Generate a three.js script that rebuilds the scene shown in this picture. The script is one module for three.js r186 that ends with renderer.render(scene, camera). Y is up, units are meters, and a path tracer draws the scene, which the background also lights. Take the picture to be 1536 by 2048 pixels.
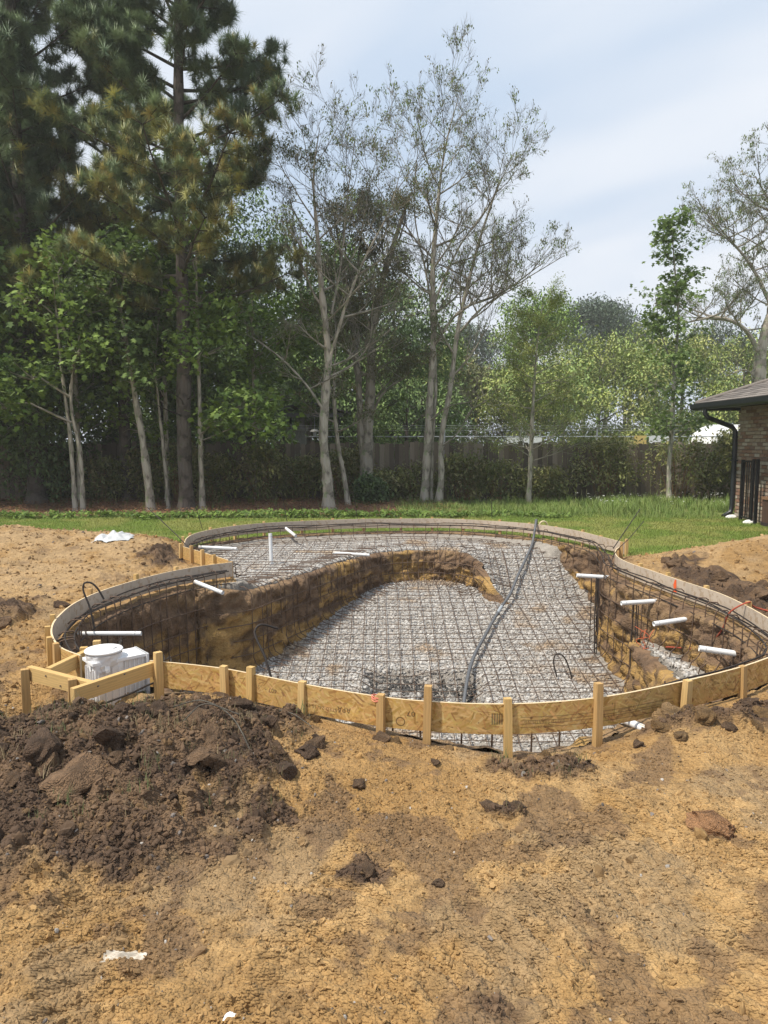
import * as THREE from 'three';
import { mergeVertices as mergeV } from 'three/addons/utils/BufferGeometryUtils.js';

// ------------------------------------------------------------------ camera, sky, sun, exposure
const scene = new THREE.Scene();
const camera = new THREE.PerspectiveCamera(71.6, 0.75, 0.05, 400);
camera.position.set(0, 1.62, 0);
camera.rotation.set(-5.7 * Math.PI / 180, 0, 0);
const renderer = new THREE.WebGLRenderer({ antialias: true });
renderer.toneMapping = THREE.LinearToneMapping;
renderer.toneMappingExposure = 1.37;
renderer.shadowMap.enabled = true;
const SUN_DIR = new THREE.Vector3(-0.44, 0.86, 0.22).normalize();
const sun = new THREE.DirectionalLight(new THREE.Color(1.0, 0.93, 0.81), 3.8);
sun.position.copy(SUN_DIR).multiplyScalar(60);
sun.castShadow = true; sun.shadow.radius = 5; sun.shadow.mapSize.set(4096, 4096);
Object.assign(sun.shadow.camera, { left: -30, right: 30, top: 30, bottom: -30, near: 1, far: 160 });
scene.add(sun, sun.target);
scene.fog = new THREE.FogExp2(new THREE.Color(0.94, 0.94, 0.92), 0.0014);   // faint distant haze, thickened to lift the shade in the woods

// ------------------------------------------------------------------ numbers
let seed = 12345;
const rnd = () => { seed = (seed + 0x6d2b79f5) | 0; let t = Math.imul(seed ^ (seed >>> 15), 1 | seed); t = (t + Math.imul(t ^ (t >>> 7), 61 | t)) ^ t; return ((t ^ (t >>> 14)) >>> 0) / 4294967296; };
const setSeed = (s) => { seed = s | 0; };
const rr = (a, b) => a + (b - a) * rnd();
const pick = (a) => a[Math.floor(rnd() * a.length)];
const clamp = (x, a = 0, b = 1) => Math.min(b, Math.max(a, x));
const ss = (a, b, x) => { const t = clamp((x - a) / (b - a)); return t * t * (3 - 2 * t); };
const mix = (a, b, t) => a + (b - a) * t;
const hash2 = (x, y) => { let h = Math.imul(x, 374761393) + Math.imul(y, 668265263) | 0; h = Math.imul(h ^ (h >>> 13), 1274126177); return ((h ^ (h >>> 16)) >>> 0) / 4294967296; };
function noise(x, y) {
  const xi = Math.floor(x), yi = Math.floor(y), fx = x - xi, fy = y - yi, u = fx * fx * (3 - 2 * fx), v = fy * fy * (3 - 2 * fy);
  return mix(mix(hash2(xi, yi), hash2(xi + 1, yi), u), mix(hash2(xi, yi + 1), hash2(xi + 1, yi + 1), u), v);
}
function fbm(x, y, o = 4) { let s = 0, a = 0.5, n = 0; for (let i = 0; i < o; i++) { s += a * noise(x, y); n += a; a *= 0.5; x = x * 2.03 + 17.1; y = y * 2.03 + 9.7; } return s / n; }
// rounded lumps: one cap per jittered cell
function lumps(x, y, wrap = 0) {
  const xi = Math.floor(x), yi = Math.floor(y); let best = 0;
  for (let j = -1; j <= 1; j++) for (let i = -1; i <= 1; i++) {
    let a = xi + i, b = yi + j; if (wrap) { a = ((a % wrap) + wrap) % wrap; b = ((b % wrap) + wrap) % wrap; }
    const px = xi + i + 0.15 + 0.7 * hash2(a, b), py = yi + j + 0.15 + 0.7 * hash2(a + 91, b + 37), r = 0.3 + 0.45 * hash2(a + 13, b + 71);
    const d2 = ((x - px) ** 2 + (y - py) ** 2) / (r * r);
    if (d2 < 1) best = Math.max(best, r * Math.sqrt(1 - d2));
  }
  return best;
}
const V = (x, y, z) => new THREE.Vector3(x, y, z);

// ------------------------------------------------------------------ sky (thin bright haze with broad soft cloud)
{
  const w = 1024, h = 512, d = new Float32Array(w * h * 4);
  for (let j = 0; j < h; j++) for (let i = 0; i < w; i++) {
    const el = ((j + 0.5) / h - 0.5) * Math.PI, az = (i + 0.5) / w * 2 * Math.PI;
    const y = Math.max(0.02, Math.sin(el)), cx = Math.cos(el) * Math.cos(az), cz = Math.cos(el) * Math.sin(az);
    const px = cx / (y + 0.35), pz = cz / (y + 0.35);
    const qx = px * 0.8 + pz * 0.6, qz = pz * 0.8 - px * 0.6, n = fbm(qx * 0.9 + 5.3, qz * 2.6 + 2.2, 4) * 0.65 + fbm(qx * 2.1 + 1.3, qz * 6.3 + 8.2, 4) * 0.35;
    const c = ss(0.28, 0.70, n), hz = Math.pow(1 - y, 5);
    const k = (j * w + i) * 4, cl = clamp(0.85 * c + 0.4 * hz);
    d[k] = mix(0.42, 0.655, cl); d[k + 1] = mix(0.515, 0.685, cl); d[k + 2] = mix(0.645, 0.735, cl); d[k + 3] = 1;
  }
  const t = new THREE.DataTexture(d, w, h, THREE.RGBAFormat, THREE.FloatType);
  t.mapping = THREE.EquirectangularReflectionMapping; t.magFilter = THREE.LinearFilter; t.needsUpdate = true;
  scene.background = t; scene.environment = t;
}

// ------------------------------------------------------------------ helpers: names, tags, geometry
const used = {};
const numbered = (n) => { const k = used[n] = (used[n] ?? -1) + 1; return k ? n + '_' + String(k).padStart(3, '0') : n; };
const UP = V(0, 1, 0);
function shade(o) { o.castShadow = true; o.receiveShadow = true; return o; }
function tag(o, label, category, group) { o.userData.label = label; if (category) o.userData.category = category; if (group) o.userData.group = group; return o; }
function thing(name, label, category, pos = [0, 0, 0], turn = 0, group) {
  const g = new THREE.Group(); g.name = numbered(name); g.position.set(...pos); g.rotation.y = turn; scene.add(g); return tag(g, label, category, group);
}
function part(name, geo, mat, parent) { const m = shade(new THREE.Mesh(geo, mat)); m.name = name; parent.add(m); return m; }
function solid(name, geo, mat, label, category, group, pos) { const m = part(numbered(name), geo, mat, scene); if (pos) m.position.set(...pos); return tag(m, label, category, group); }
function struct(name, geo, mat, label) { const m = part(numbered(name), geo, mat, scene); m.userData.kind = 'structure'; if (label) m.userData.label = label; return m; }
class GB {                                     // collects triangles for one mesh
  constructor() { this.p = []; this.n = []; this.u = []; this.c = []; this.i = []; }
  get count() { return this.p.length / 3; }
  v(x, y, z, nx, ny, nz, u = 0, w = 0) { this.p.push(x, y, z); this.n.push(nx, ny, nz); this.u.push(u, w); return this.p.length / 3 - 1; }
  tri(a, b, c) { this.i.push(a, b, c); }
  geo() {
    const g = new THREE.BufferGeometry();
    g.setAttribute('position', new THREE.Float32BufferAttribute(this.p, 3)); g.setAttribute('normal', new THREE.Float32BufferAttribute(this.n, 3)); g.setAttribute('uv', new THREE.Float32BufferAttribute(this.u, 2));
    if (this.c.length) g.setAttribute('color', new THREE.Float32BufferAttribute(this.c, 3));
    g.setIndex(this.i); return g;
  }
  box(cx, cy, cz, sx, sy, sz, turn = 0, tilt = 0) {   // box with uv in metres, turned about y and tilted about its own x
    const m = new THREE.Matrix4().makeRotationFromEuler(new THREE.Euler(tilt, turn, 0, 'YXZ')).setPosition(cx, cy, cz);
    const F = [[1, 0, 0], [-1, 0, 0], [0, 1, 0], [0, -1, 0], [0, 0, 1], [0, 0, -1]], s = [sx / 2, sy / 2, sz / 2], q = V(), nn = V();
    for (const f of F) {
      const a = f.findIndex((k) => k), b = (a + 1) % 3, c = (a + 2) % 3, long = s[b] > s[c], b0 = this.count;
      for (const [e, g] of [[-1, -1], [1, -1], [1, 1], [-1, 1]]) {
        const k = [0, 0, 0]; k[a] = f[a] * s[a]; k[b] = e * s[b]; k[c] = g * s[c]; q.set(...k).applyMatrix4(m); nn.set(...f).transformDirection(m);
        this.v(q.x, q.y, q.z, nn.x, nn.y, nn.z, long ? k[b] + cx : k[c] + cz, (long ? k[c] : k[b]) + cy * 0.37);
      }
      if (f[a] > 0) { this.tri(b0, b0 + 1, b0 + 2); this.tri(b0, b0 + 2, b0 + 3); } else { this.tri(b0, b0 + 2, b0 + 1); this.tri(b0, b0 + 3, b0 + 2); }
    }
    return this;
  }
  tube(pts, rad, seg = 6, cap = true) {        // pts: Vector3[], rad: number or number[]
    const R = (k) => typeof rad === 'number' ? rad : rad[k];
    const t = V(), prev = V(), a = V(), b = V(); let len = 0; const base = this.count;
    for (let k = 0; k < pts.length; k++) {
      t.subVectors(pts[Math.min(k + 1, pts.length - 1)], pts[Math.max(k - 1, 0)]).normalize();
      if (k === 0) { a.set(0, 1, 0); if (Math.abs(t.y) > 0.9) a.set(1, 0, 0); a.addScaledVector(t, -a.dot(t)).normalize(); }
      else { a.addScaledVector(t, -a.dot(t)); if (a.lengthSq() < 1e-6) a.set(t.y, t.z, t.x); a.normalize(); len += pts[k].distanceTo(pts[k - 1]); }
      b.crossVectors(t, a);
      for (let s = 0; s <= seg; s++) {
        const q = s / seg * Math.PI * 2, c = Math.cos(q), d = Math.sin(q), nx = a.x * c + b.x * d, ny = a.y * c + b.y * d, nz = a.z * c + b.z * d;
        this.v(pts[k].x + nx * R(k), pts[k].y + ny * R(k), pts[k].z + nz * R(k), nx, ny, nz, s / seg, len);
      }
      prev.copy(t);
    }
    const w = seg + 1;
    for (let k = 0; k < pts.length - 1; k++) for (let s = 0; s < seg; s++) { const q = base + k * w + s; this.tri(q, q + 1, q + w); this.tri(q + 1, q + w + 1, q + w); }
    if (cap) for (const k of [0, pts.length - 1]) {
      const e = V().subVectors(pts[k], pts[k === 0 ? 1 : k - 1]).normalize(), c0 = this.v(pts[k].x, pts[k].y, pts[k].z, e.x, e.y, e.z), ring = [];
      for (let s = 0; s <= seg; s++) { const q = (base + k * w + s) * 3; ring.push(this.v(this.p[q], this.p[q + 1], this.p[q + 2], e.x, e.y, e.z)); }
      for (let s = 0; s < seg; s++) k === 0 ? this.tri(c0, ring[s + 1], ring[s]) : this.tri(c0, ring[s], ring[s + 1]);
    }
    return this;
  }
}
const tubeGeo = (pts, r, seg = 6) => new GB().tube(pts, r, seg).geo();
const catmull = (pts, n, t = 0.5) => new THREE.CatmullRomCurve3(pts, false, 'centripetal', t).getSpacedPoints(n);
function instanced(name, geo, mat, mats, parent, colors) {
  const im = new THREE.InstancedMesh(geo, mat, mats.length);
  mats.forEach((m, k) => im.setMatrixAt(k, m)); if (colors) colors.forEach((c, k) => im.setColorAt(k, c));
  im.name = name; im.userData.kind = 'stuff'; shade(im); parent.add(im); return im;
}
const M4 = (x, y, z, q, sx, sy = sx, sz = sx) => new THREE.Matrix4().compose(V(x, y, z), q, V(sx, sy, sz));
const rq = () => new THREE.Quaternion().setFromEuler(new THREE.Euler(rr(0, 6.28), rr(0, 6.28), rr(0, 6.28)));
const C = (r, g, b) => new THREE.Color().setRGB(r, g, b);
function tex(w, h, f, srgb = false) {          // f(u, v) -> [r, g, b] linear 0..1
  const d = new Uint8Array(w * h * 4);
  for (let j = 0; j < h; j++) for (let i = 0; i < w; i++) { const c = f(i / w, j / h, i, j), k = (j * w + i) * 4; for (let a = 0; a < 3; a++) d[k + a] = clamp(srgb ? Math.pow(clamp(c[a]), 1 / 2.2) : c[a]) * 255; d[k + 3] = 255; }
  const t = new THREE.DataTexture(d, w, h); t.wrapS = t.wrapT = THREE.RepeatWrapping; t.magFilter = THREE.LinearFilter; t.minFilter = THREE.LinearMipmapLinearFilter; t.generateMipmaps = true;
  if (srgb) t.colorSpace = THREE.SRGBColorSpace; t.needsUpdate = true; return t;
}
function wnoise(x, y, p) {                      // value noise that repeats every p cells
  const xi = Math.floor(x), yi = Math.floor(y), fx = x - xi, fy = y - yi, u = fx * fx * (3 - 2 * fx), v = fy * fy * (3 - 2 * fy), m = (a) => ((a % p) + p) % p;
  const H = (a, b) => hash2(m(a) + p * 7, m(b) + 3);
  return mix(mix(H(xi, yi), H(xi + 1, yi), u), mix(H(xi, yi + 1), H(xi + 1, yi + 1), u), v);
}
const wf = (u, v, p, o = 4) => { let s = 0, a = 0.5, n = 0; for (let i = 0; i < o; i++) { s += a * wnoise(u * p, v * p, p); n += a; a *= 0.55; p *= 2; } return s / n; };

// ------------------------------------------------------------------ shared materials
const MS = (o) => new THREE.MeshStandardMaterial(o);
const soilHeight = tex(1024, 1024, (u, v) => { const a = lumps(u * 40, v * 40, 40) * 0.55 + lumps(u * 90, v * 90, 90) * 0.5, b = wf(u, v, 16, 6); const q = 0.6 * a + 0.5 * b; return [q, q, q]; });
const soilColour = tex(1024, 1024, (u, v) => {
  const g = lumps(u * 70, v * 70, 70), f = wf(u, v, 24, 6), k = 0.66 + 0.42 * (f - 0.5) * 2 * 0.55 + 0.22 * g, s = hash2(Math.floor(u * 512), Math.floor(v * 512)) > 0.985 ? 0.16 : 0;
  return [k + s, k * 0.985 + s, k * 0.96 + s * 1.1];
}, false);
const soilMat = MS({ map: soilColour, vertexColors: true, roughness: 0.97, bumpMap: soilHeight, bumpScale: 0.022 });
const woodTex = tex(512, 128, (u, v) => { const g = wf(u * 0.5, v * 2 + 0.1 * wf(u, v, 3, 2), 8, 4), l = 0.5 + 0.5 * Math.sin((v * 9 + 1.2 * wf(u, v, 2, 3) + 0.15 * wnoise(u * 16, v * 60, 60)) * 6.283), k = 0.78 + 0.13 * l + 0.2 * (g - 0.5); return [k, k * 0.965, k * 0.90]; });
const woodMat = (r, g, b, s = 1) => { const t = woodTex.clone(); t.repeat.set(2 * s, 7 * s); t.needsUpdate = true; return MS({ color: C(r, g, b), map: t, roughness: 0.8 }); };
const lumber = woodMat(0.66, 0.45, 0.19), stakeWoods = [woodMat(0.62, 0.42, 0.17), woodMat(0.54, 0.35, 0.15), woodMat(0.68, 0.47, 0.21)];
const steel = MS({ color: C(0.13, 0.085, 0.06), roughness: 0.75, metalness: 0.35 }), steelDark = MS({ color: C(0.045, 0.036, 0.032), roughness: 0.7, metalness: 0.4 });
const pvc = MS({ color: C(0.78, 0.79, 0.80), roughness: 0.35 });
console.log('setup');

// ------------------------------------------------------------------ plan of the pool (x, z in metres)
const P2 = (a) => a.map(([x, z]) => V(x, 0, z));
const FAR = catmull(P2([[-2.77, -9.76], [-2.91, -10.42], [-2.92, -10.94], [-2.76, -11.51], [-2.31, -12.15], [-1.5, -12.61], [-0.44, -12.93], [0.76, -13.02], [1.74, -12.77], [2.62, -12.1], [3.05, -11.32], [3.24, -10.54], [3.38, -9.9]]), 90);
const RIGHT = catmull(P2([[3.24, -9.62], [3.03, -9.21], [2.89, -8.72], [2.87, -8.35], [2.95, -7.76], [3.04, -7.19], [3.15, -6.54], [3.13, -5.89], [3.06, -5.42], [2.98, -5.12], [2.84, -4.85], [2.57, -4.6]]), 80);
const FRONT = catmull(P2([[2.57, -4.6], [2.27, -4.39], [1.75, -4.1], [1.17, -3.84], [0.67, -3.75], [0.23, -3.79], [-0.05, -3.87], [-0.5, -4.08], [-0.79, -4.24], [-1.0, -4.35], [-1.24, -4.43], [-1.52, -4.5]]), 70);
const LEFT = catmull(P2([[-2.02, -4.62], [-2.22, -4.79], [-2.42, -5.08], [-2.57, -5.4], [-2.66, -5.71], [-2.73, -6.17], [-2.7, -6.65], [-2.58, -7.11], [-2.38, -7.61], [-2.1, -8.01], [-1.79, -8.28]]), 70);
const NOTCH = catmull(P2([[-1.86, -8.42], [-2.28, -8.98], [-2.74, -9.57]]), 12);
const POOL = [...FAR, ...RIGHT, ...FRONT, ...LEFT, ...NOTCH].map((p) => [p.x, p.z]);
// edge of the deep part: the wall under the sun shelf, round the arc to where the ramp meets the floor
const EDGE = catmull(P2([[-1.72, -8.12], [-1.5, -8.58], [-1.12, -9.38], [-0.7, -10.3], [-0.32, -11.0], [-0.02, -11.34], [0.4, -11.5], [0.9, -11.5], [1.34, -11.3], [1.58, -10.95], [1.66, -10.55]]), 60).map((p) => [p.x, p.z]);
const DEEP = [[-3.5, -8.1], ...EDGE, [5, -10.55], [5, -2], [-3.5, -2]];
const BENCH = [[2.70, -4.2], [2.70, -7.42], [2.9, -7.62], [5, -7.62], [5, -4.2]];
function sdf(poly, x, z) {                      // > 0 inside
  let d = 1e9, inside = false;
  for (let i = 0, j = poly.length - 1; i < poly.length; j = i++) {
    const [xi, zi] = poly[i], [xj, zj] = poly[j], ex = xj - xi, ez = zj - zi, wx = x - xi, wz = z - zi, t = clamp((wx * ex + wz * ez) / (ex * ex + ez * ez + 1e-12));
    d = Math.min(d, (wx - ex * t) ** 2 + (wz - ez * t) ** 2);
    if ((zi > z) !== (zj > z) && x < xi + (z - zi) / (zj - zi) * ex) inside = !inside;
  }
  return (inside ? 1 : -1) * Math.sqrt(d);
}
function cached(poly, x0, x1, z0, z1, st) {     // signed distance looked up on a fine grid
  const nx = Math.ceil((x1 - x0) / st) + 2, nz = Math.ceil((z1 - z0) / st) + 2, D = new Float32Array(nx * nz);
  for (let j = 0; j < nz; j++) for (let i = 0; i < nx; i++) D[j * nx + i] = sdf(poly, x0 + i * st, z0 + j * st);
  return (x, z) => { const u = clamp((x - x0) / st, 0, nx - 1.001), v = clamp((z - z0) / st, 0, nz - 1.001), i = u | 0, j = v | 0, q = j * nx + i; return mix(mix(D[q], D[q + 1], u - i), mix(D[q + nx], D[q + nx + 1], u - i), v - j); };
}
const poolD = cached(POOL, -4.2, 4.6, -14.2, -2.6, 0.03), deepD = cached(DEEP, -4.2, 4.6, -14.2, -2.6, 0.03), benchD = cached(BENCH, 2.2, 4.6, -8.2, -2.6, 0.04);
const FORM_TOP = 0.2, SHELF = -0.16;
const floorY = (z) => -0.65 - 0.135 * Math.max(-0.9, z + 11.3);
const rampY = (z) => mix(-0.17, floorY(z), ss(-11.9, -10.35, z));
const highY = (x, z) => mix(SHELF, rampY(z), ss(1.2, 1.9, x));
const SUMP = [0.45, -7.55, 0.62, 0.55];       // x, z, half width, half depth
const sumpW = (x, z) => ss(0.06, -0.06, Math.max(Math.abs(x - SUMP[0] + 0.1 * (noise(z * 5, 3) - 0.5)) - SUMP[2], Math.abs(z - SUMP[1] + 0.1 * (noise(x * 5, 8) - 0.5)) - SUMP[3]));
function insideY(x, z, shift = 0) {            // what lies inside the form line
  const e = deepD(x, z) - shift;
  let h = mix(highY(x, z), floorY(z), ss(-0.04, 0.06, e + 0.0));
  if (x > 2.3 && z > -8) h = mix(h, -0.5, ss(-0.04, 0.04, benchD(x, z) + shift));
  return h - 0.13 * sumpW(x, z);
}

// ------------------------------------------------------------------ ground heights and soil kinds
const bump = (x, z, cx, cz, rx, rz) => Math.exp(-(((x - cx) / rx) ** 2 + ((z - cz) / rz) ** 2));
function darkSoil(x, z) {                       // where dark topsoil lies
  const n = (fbm(x * 2.3 + 4, z * 2.3 + 7, 4) - 0.5) * 1.1;
  let w = Math.max(bump(x, z, -1.3, -3.33, 0.92, 0.70) * 1.5, bump(x, z, -2.3, -3.6, 0.8, 0.6) * 1.2);
  w = Math.max(w, bump(x, z, 0.75, -3.34, 0.36, 0.16) * 0.8, bump(x, z, 1.75, -3.8, 0.45, 0.16) * 0.95, bump(x, z, 2.3, -4.0, 0.4, 0.2) * 0.8);
  w = Math.max(w, bump(x, z, 3.6, -7.7, 0.34, 1.2) * 1.0, bump(x, z, 3.5, -6.2, 0.3, 0.7) * 1.1, bump(x, z, -3.6, -6.2, 0.6, 0.7) * 0.85, bump(x, z, -2.95, -9.3, 0.4, 0.5));
  w = Math.max(w, bump(x, z, 0.52, -2.93, 0.13, 0.07) * 0.8, bump(x, z, -0.08, -2.5, 0.13, 0.07) * 0.68, bump(x, z, -0.1, -3.2, 0.12, 0.06) * 0.75, bump(x, z, -0.42, -2.85, 0.1, 0.08) * 0.65);
  w = Math.max(w, bump(x, z, 0.28, -1.9, 0.16, 0.07) * 0.5, bump(x, z, -0.75, -2.15, 0.3, 0.12) * 0.42);
  return ss(0.45, 0.63, w + n + (fbm(x * 13, z * 13, 3) - 0.5) * 0.35);
}
const dirtZone = (x, z) => {                    // > 0 on bare earth, < 0 on lawn
  const n = (fbm(x * 0.9 + 3, z * 0.9, 4) - 0.5) * 1.3 + (fbm(x * 5, z * 5, 3) - 0.5) * 0.5;
  const edge = x < -2.6 ? mix(-10.6, -12.6, ss(-2.6, -7, x)) : x > 3.1 ? -9.85 - 0.25 * ss(4, 6, x) : -11;
  return z - edge + n;
};
function treads(x, z) {                         // bar prints of a tracked loader, two bands
  let h = 0;
  for (const [ox, oz, a, w, s] of [[0.75, -2.55, 0.75, 0.19, 0], [1.35, -2.3, 0.7, 0.19, 0.4], [-0.9, -2.0, -0.35, 0.16, 0.1], [0.35, -2.25, 0.75, 0.12, 0.7], [-0.25, -2.05, 0.3, 0.15, 0.9]]) {
    const c = Math.cos(a), d = Math.sin(a), u = (x - ox) * c + (z - oz) * d, v = -(x - ox) * d + (z - oz) * c;
    const m = ss(w + 0.03, w - 0.02, Math.abs(u)) * ss(0.8, 0.5, Math.abs(v)) * ss(0.25, 0.45, fbm(x * 3 + s * 9, z * 3, 3));
    if (m > 0) h += m * (0.028 * ss(-0.6, 0.7, Math.sin((v + 0.05 * Math.cos(u * 9)) * 6.283 / 0.085)) - 0.018);
  }
  return h;
}
function groundY(x, z, fine = true) {
  let h = 0.03 * (fbm(x * 0.7, z * 0.7, 3) - 0.5);
  h += 0.20 * bump(x, z, -1.3, -3.35, 0.8, 0.46) + 0.07 * bump(x, z, -1.2, -4.15, 0.35, 0.22) - 0.26 * bump(x, z, -1.95, -4.28, 0.5, 0.3) + 0.05 * bump(x, z, -0.65, -3.9, 0.3, 0.25);
  h += 0.1 * bump(x, z, 1.75, -3.72, 0.4, 0.2) + 0.06 * bump(x, z, 2.35, -3.85, 0.45, 0.25) - 0.10 * bump(x, z, 0.85, -3.76, 0.55, 0.2);
  h += 0.30 * bump(x, z, -5.6, -10.6, 2.6, 1.2) + 0.16 * bump(x, z, -8, -11.6, 2.2, 0.9) + 0.10 * bump(x, z, -3.6, -9.9, 0.7, 0.8);
  h += 0.40 * bump(x, z, 5.1, -8.9, 1.35, 0.8) + 0.16 * bump(x, z, 6.8, -8.8, 1.5, 0.8) + 0.06 * bump(x, z, 3.7, -7.4, 0.5, 1.2);
  if (z < -9.5) h -= 0.09 * ss(-9.5, -12, z) * (Math.abs(x) < 12 ? 1 : 1);
  if (!fine) return h;
  const dz = dirtZone(x, z);
  if (dz > -0.3) {
    const k = ss(-0.3, 0.2, dz), dk = darkSoil(x, z), far = ss(-4.5, -8, z), hk = dk * mix(0.3, 1, clamp(2 * Math.max(bump(x, z, -1.3, -3.4, 1.3, 0.8), bump(x, z, 2.0, -3.9, 0.6, 0.3), z < -5 ? 0.5 : 0))), nr = 0.55 + 0.9 * fbm(x * 1.7 + 8, z * 1.7, 2), rough = mix(0.4, 1.15, ss(0.42, 0.56, fbm(x * 1.15 + 31, z * 1.15 + 5, 3))) * (1 - dk) + dk;
    h += k * (0.07 * (fbm(x * 2.2, z * 2.2, 4) - 0.5) + 0.05 * (fbm(x * 7.5, z * 7.5, 5) - 0.5) * nr);
    h += k * (mix(0.03, 0.21, hk) + 0.05 * far) * lumps(x * 5.5 + 0.6 * noise(x * 9, z * 9), z * 5.5 + 0.6 * noise(z * 9, x * 9)) * (0.35 + 0.65 * noise(x * 3, z * 3 + 50)) * 0.75;
    h += k * rough * mix(0.02, 0.058, hk) * (0.3 + 1.2 * noise(x * 4 + 3, z * 4)) * lumps(x * 14 + 0.5 * noise(x * 22, z * 22), z * 14 + 0.5 * noise(z * 22, x * 22));
    h += k * rough * (mix(0.015, 0.024, dk) * lumps(x * 31 + 0.5 * noise(x * 40, z * 40), z * 31) * (0.35 + 1.1 * noise(x * 6 + 20, z * 6)) + (z > -4.8 ? 0.008 * lumps(x * 58, z * 58) : 0));
    h += k * (1 - dk) * treads(x, z);
  } else h += 0.02 * fbm(x * 3, z * 3, 3);
  return h;
}
const edgeBase = (x, z) => -0.11 * bump(x, z, 0.85, -3.8, 0.7, 0.5);   // the rim is trodden low under the middle of the front board
function fullY(x, z) {                          // earth with the excavation cut in
  let g = groundY(x, z);
  if (x < -3.1 || x > 3.6 || z > -3.6 || z < -13.2) return g;
  const d = poolD(x, z);
  const eb = edgeBase(x, z);
  if (d < 0.02) return d > -0.25 ? Math.min(g, mix(g, eb, 0.75 * ss(-0.25, 0, d))) : g;
  g = mix(g, eb, 0.75);
  const sh = insideY(x, z) < -0.3;
  return mix(g - 0.03, insideY(x, z), sh ? ss(0.04, 0.14, d) : ss(0.05, 0.4, d));
}
const CLAY = [0.41, 0.242, 0.088], CLAY2 = [0.54, 0.35, 0.156], CLAY3 = [0.25, 0.15, 0.062], SOIL = [0.108, 0.066, 0.04], SOIL2 = [0.19, 0.118, 0.067], GREYS = [0.33, 0.235, 0.135];
const lerp3 = (a, b, t) => [mix(a[0], b[0], t), mix(a[1], b[1], t), mix(a[2], b[2], t)];
function earthColour(x, z) {
  const a = fbm(x * 1.3 + 11, z * 1.3 + 3, 4), b = fbm(x * 6 + 1, z * 6, 4), c = fbm(x * 18, z * 18 + 5, 3), s = fbm(x * 3.1 + 40, z * 3.1 + 12, 4);
  let k = lerp3(CLAY, CLAY2, ss(0.35, 0.7, a * 0.6 + b * 0.4)); k = lerp3(k, CLAY3, ss(0.5, 0.75, b * 0.6 + c * 0.4) * 0.7); k = lerp3(k, GREYS, ss(0.56, 0.7, s) * 0.6);
  k = lerp3(k, SOIL2, ss(0.59, 0.64, fbm(x * 4.3 + 70, z * 4.3, 5)) * 0.65);
  k = lerp3(k, [0.56, 0.385, 0.205], 0.75 * clamp(1.5 * Math.max(bump(x, z, -5.6, -9.6, 3.4, 2.4), bump(x, z, 5.4, -8.9, 1.7, 0.9))) * ss(0.3, 0.55, b * 0.5 + a * 0.5));
  k = lerp3(k, lerp3(SOIL, SOIL2, ss(0.4, 0.65, b)), darkSoil(x, z)); return k;
}
function turfColour(x, z) {
  const a = fbm(x * 1.1, z * 1.1 + 9, 4), b = fbm(x * 7, z * 7, 3);
  let k = lerp3([0.13, 0.185, 0.035], [0.24, 0.25, 0.065], ss(0.4, 0.7, a * 0.5 + b * 0.5));
  const bed = ss(-15.6, -16.6, z + 0.9 * (fbm(x * 0.8, 3, 3) - 0.5)) * (x < 0.6 ? 1 : 0.55 * ss(3, 0, x));
  k = lerp3(k, lerp3([0.32, 0.16, 0.08], [0.2, 0.12, 0.07], b), bed);
  
  if (x > 7.6 && z > -16.5 && z < -13) k = lerp3(k, [0.21, 0.10, 0.06], ss(7.9, 8.6, x + 0.5 * (b - 0.5)));
  return k;
}
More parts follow.
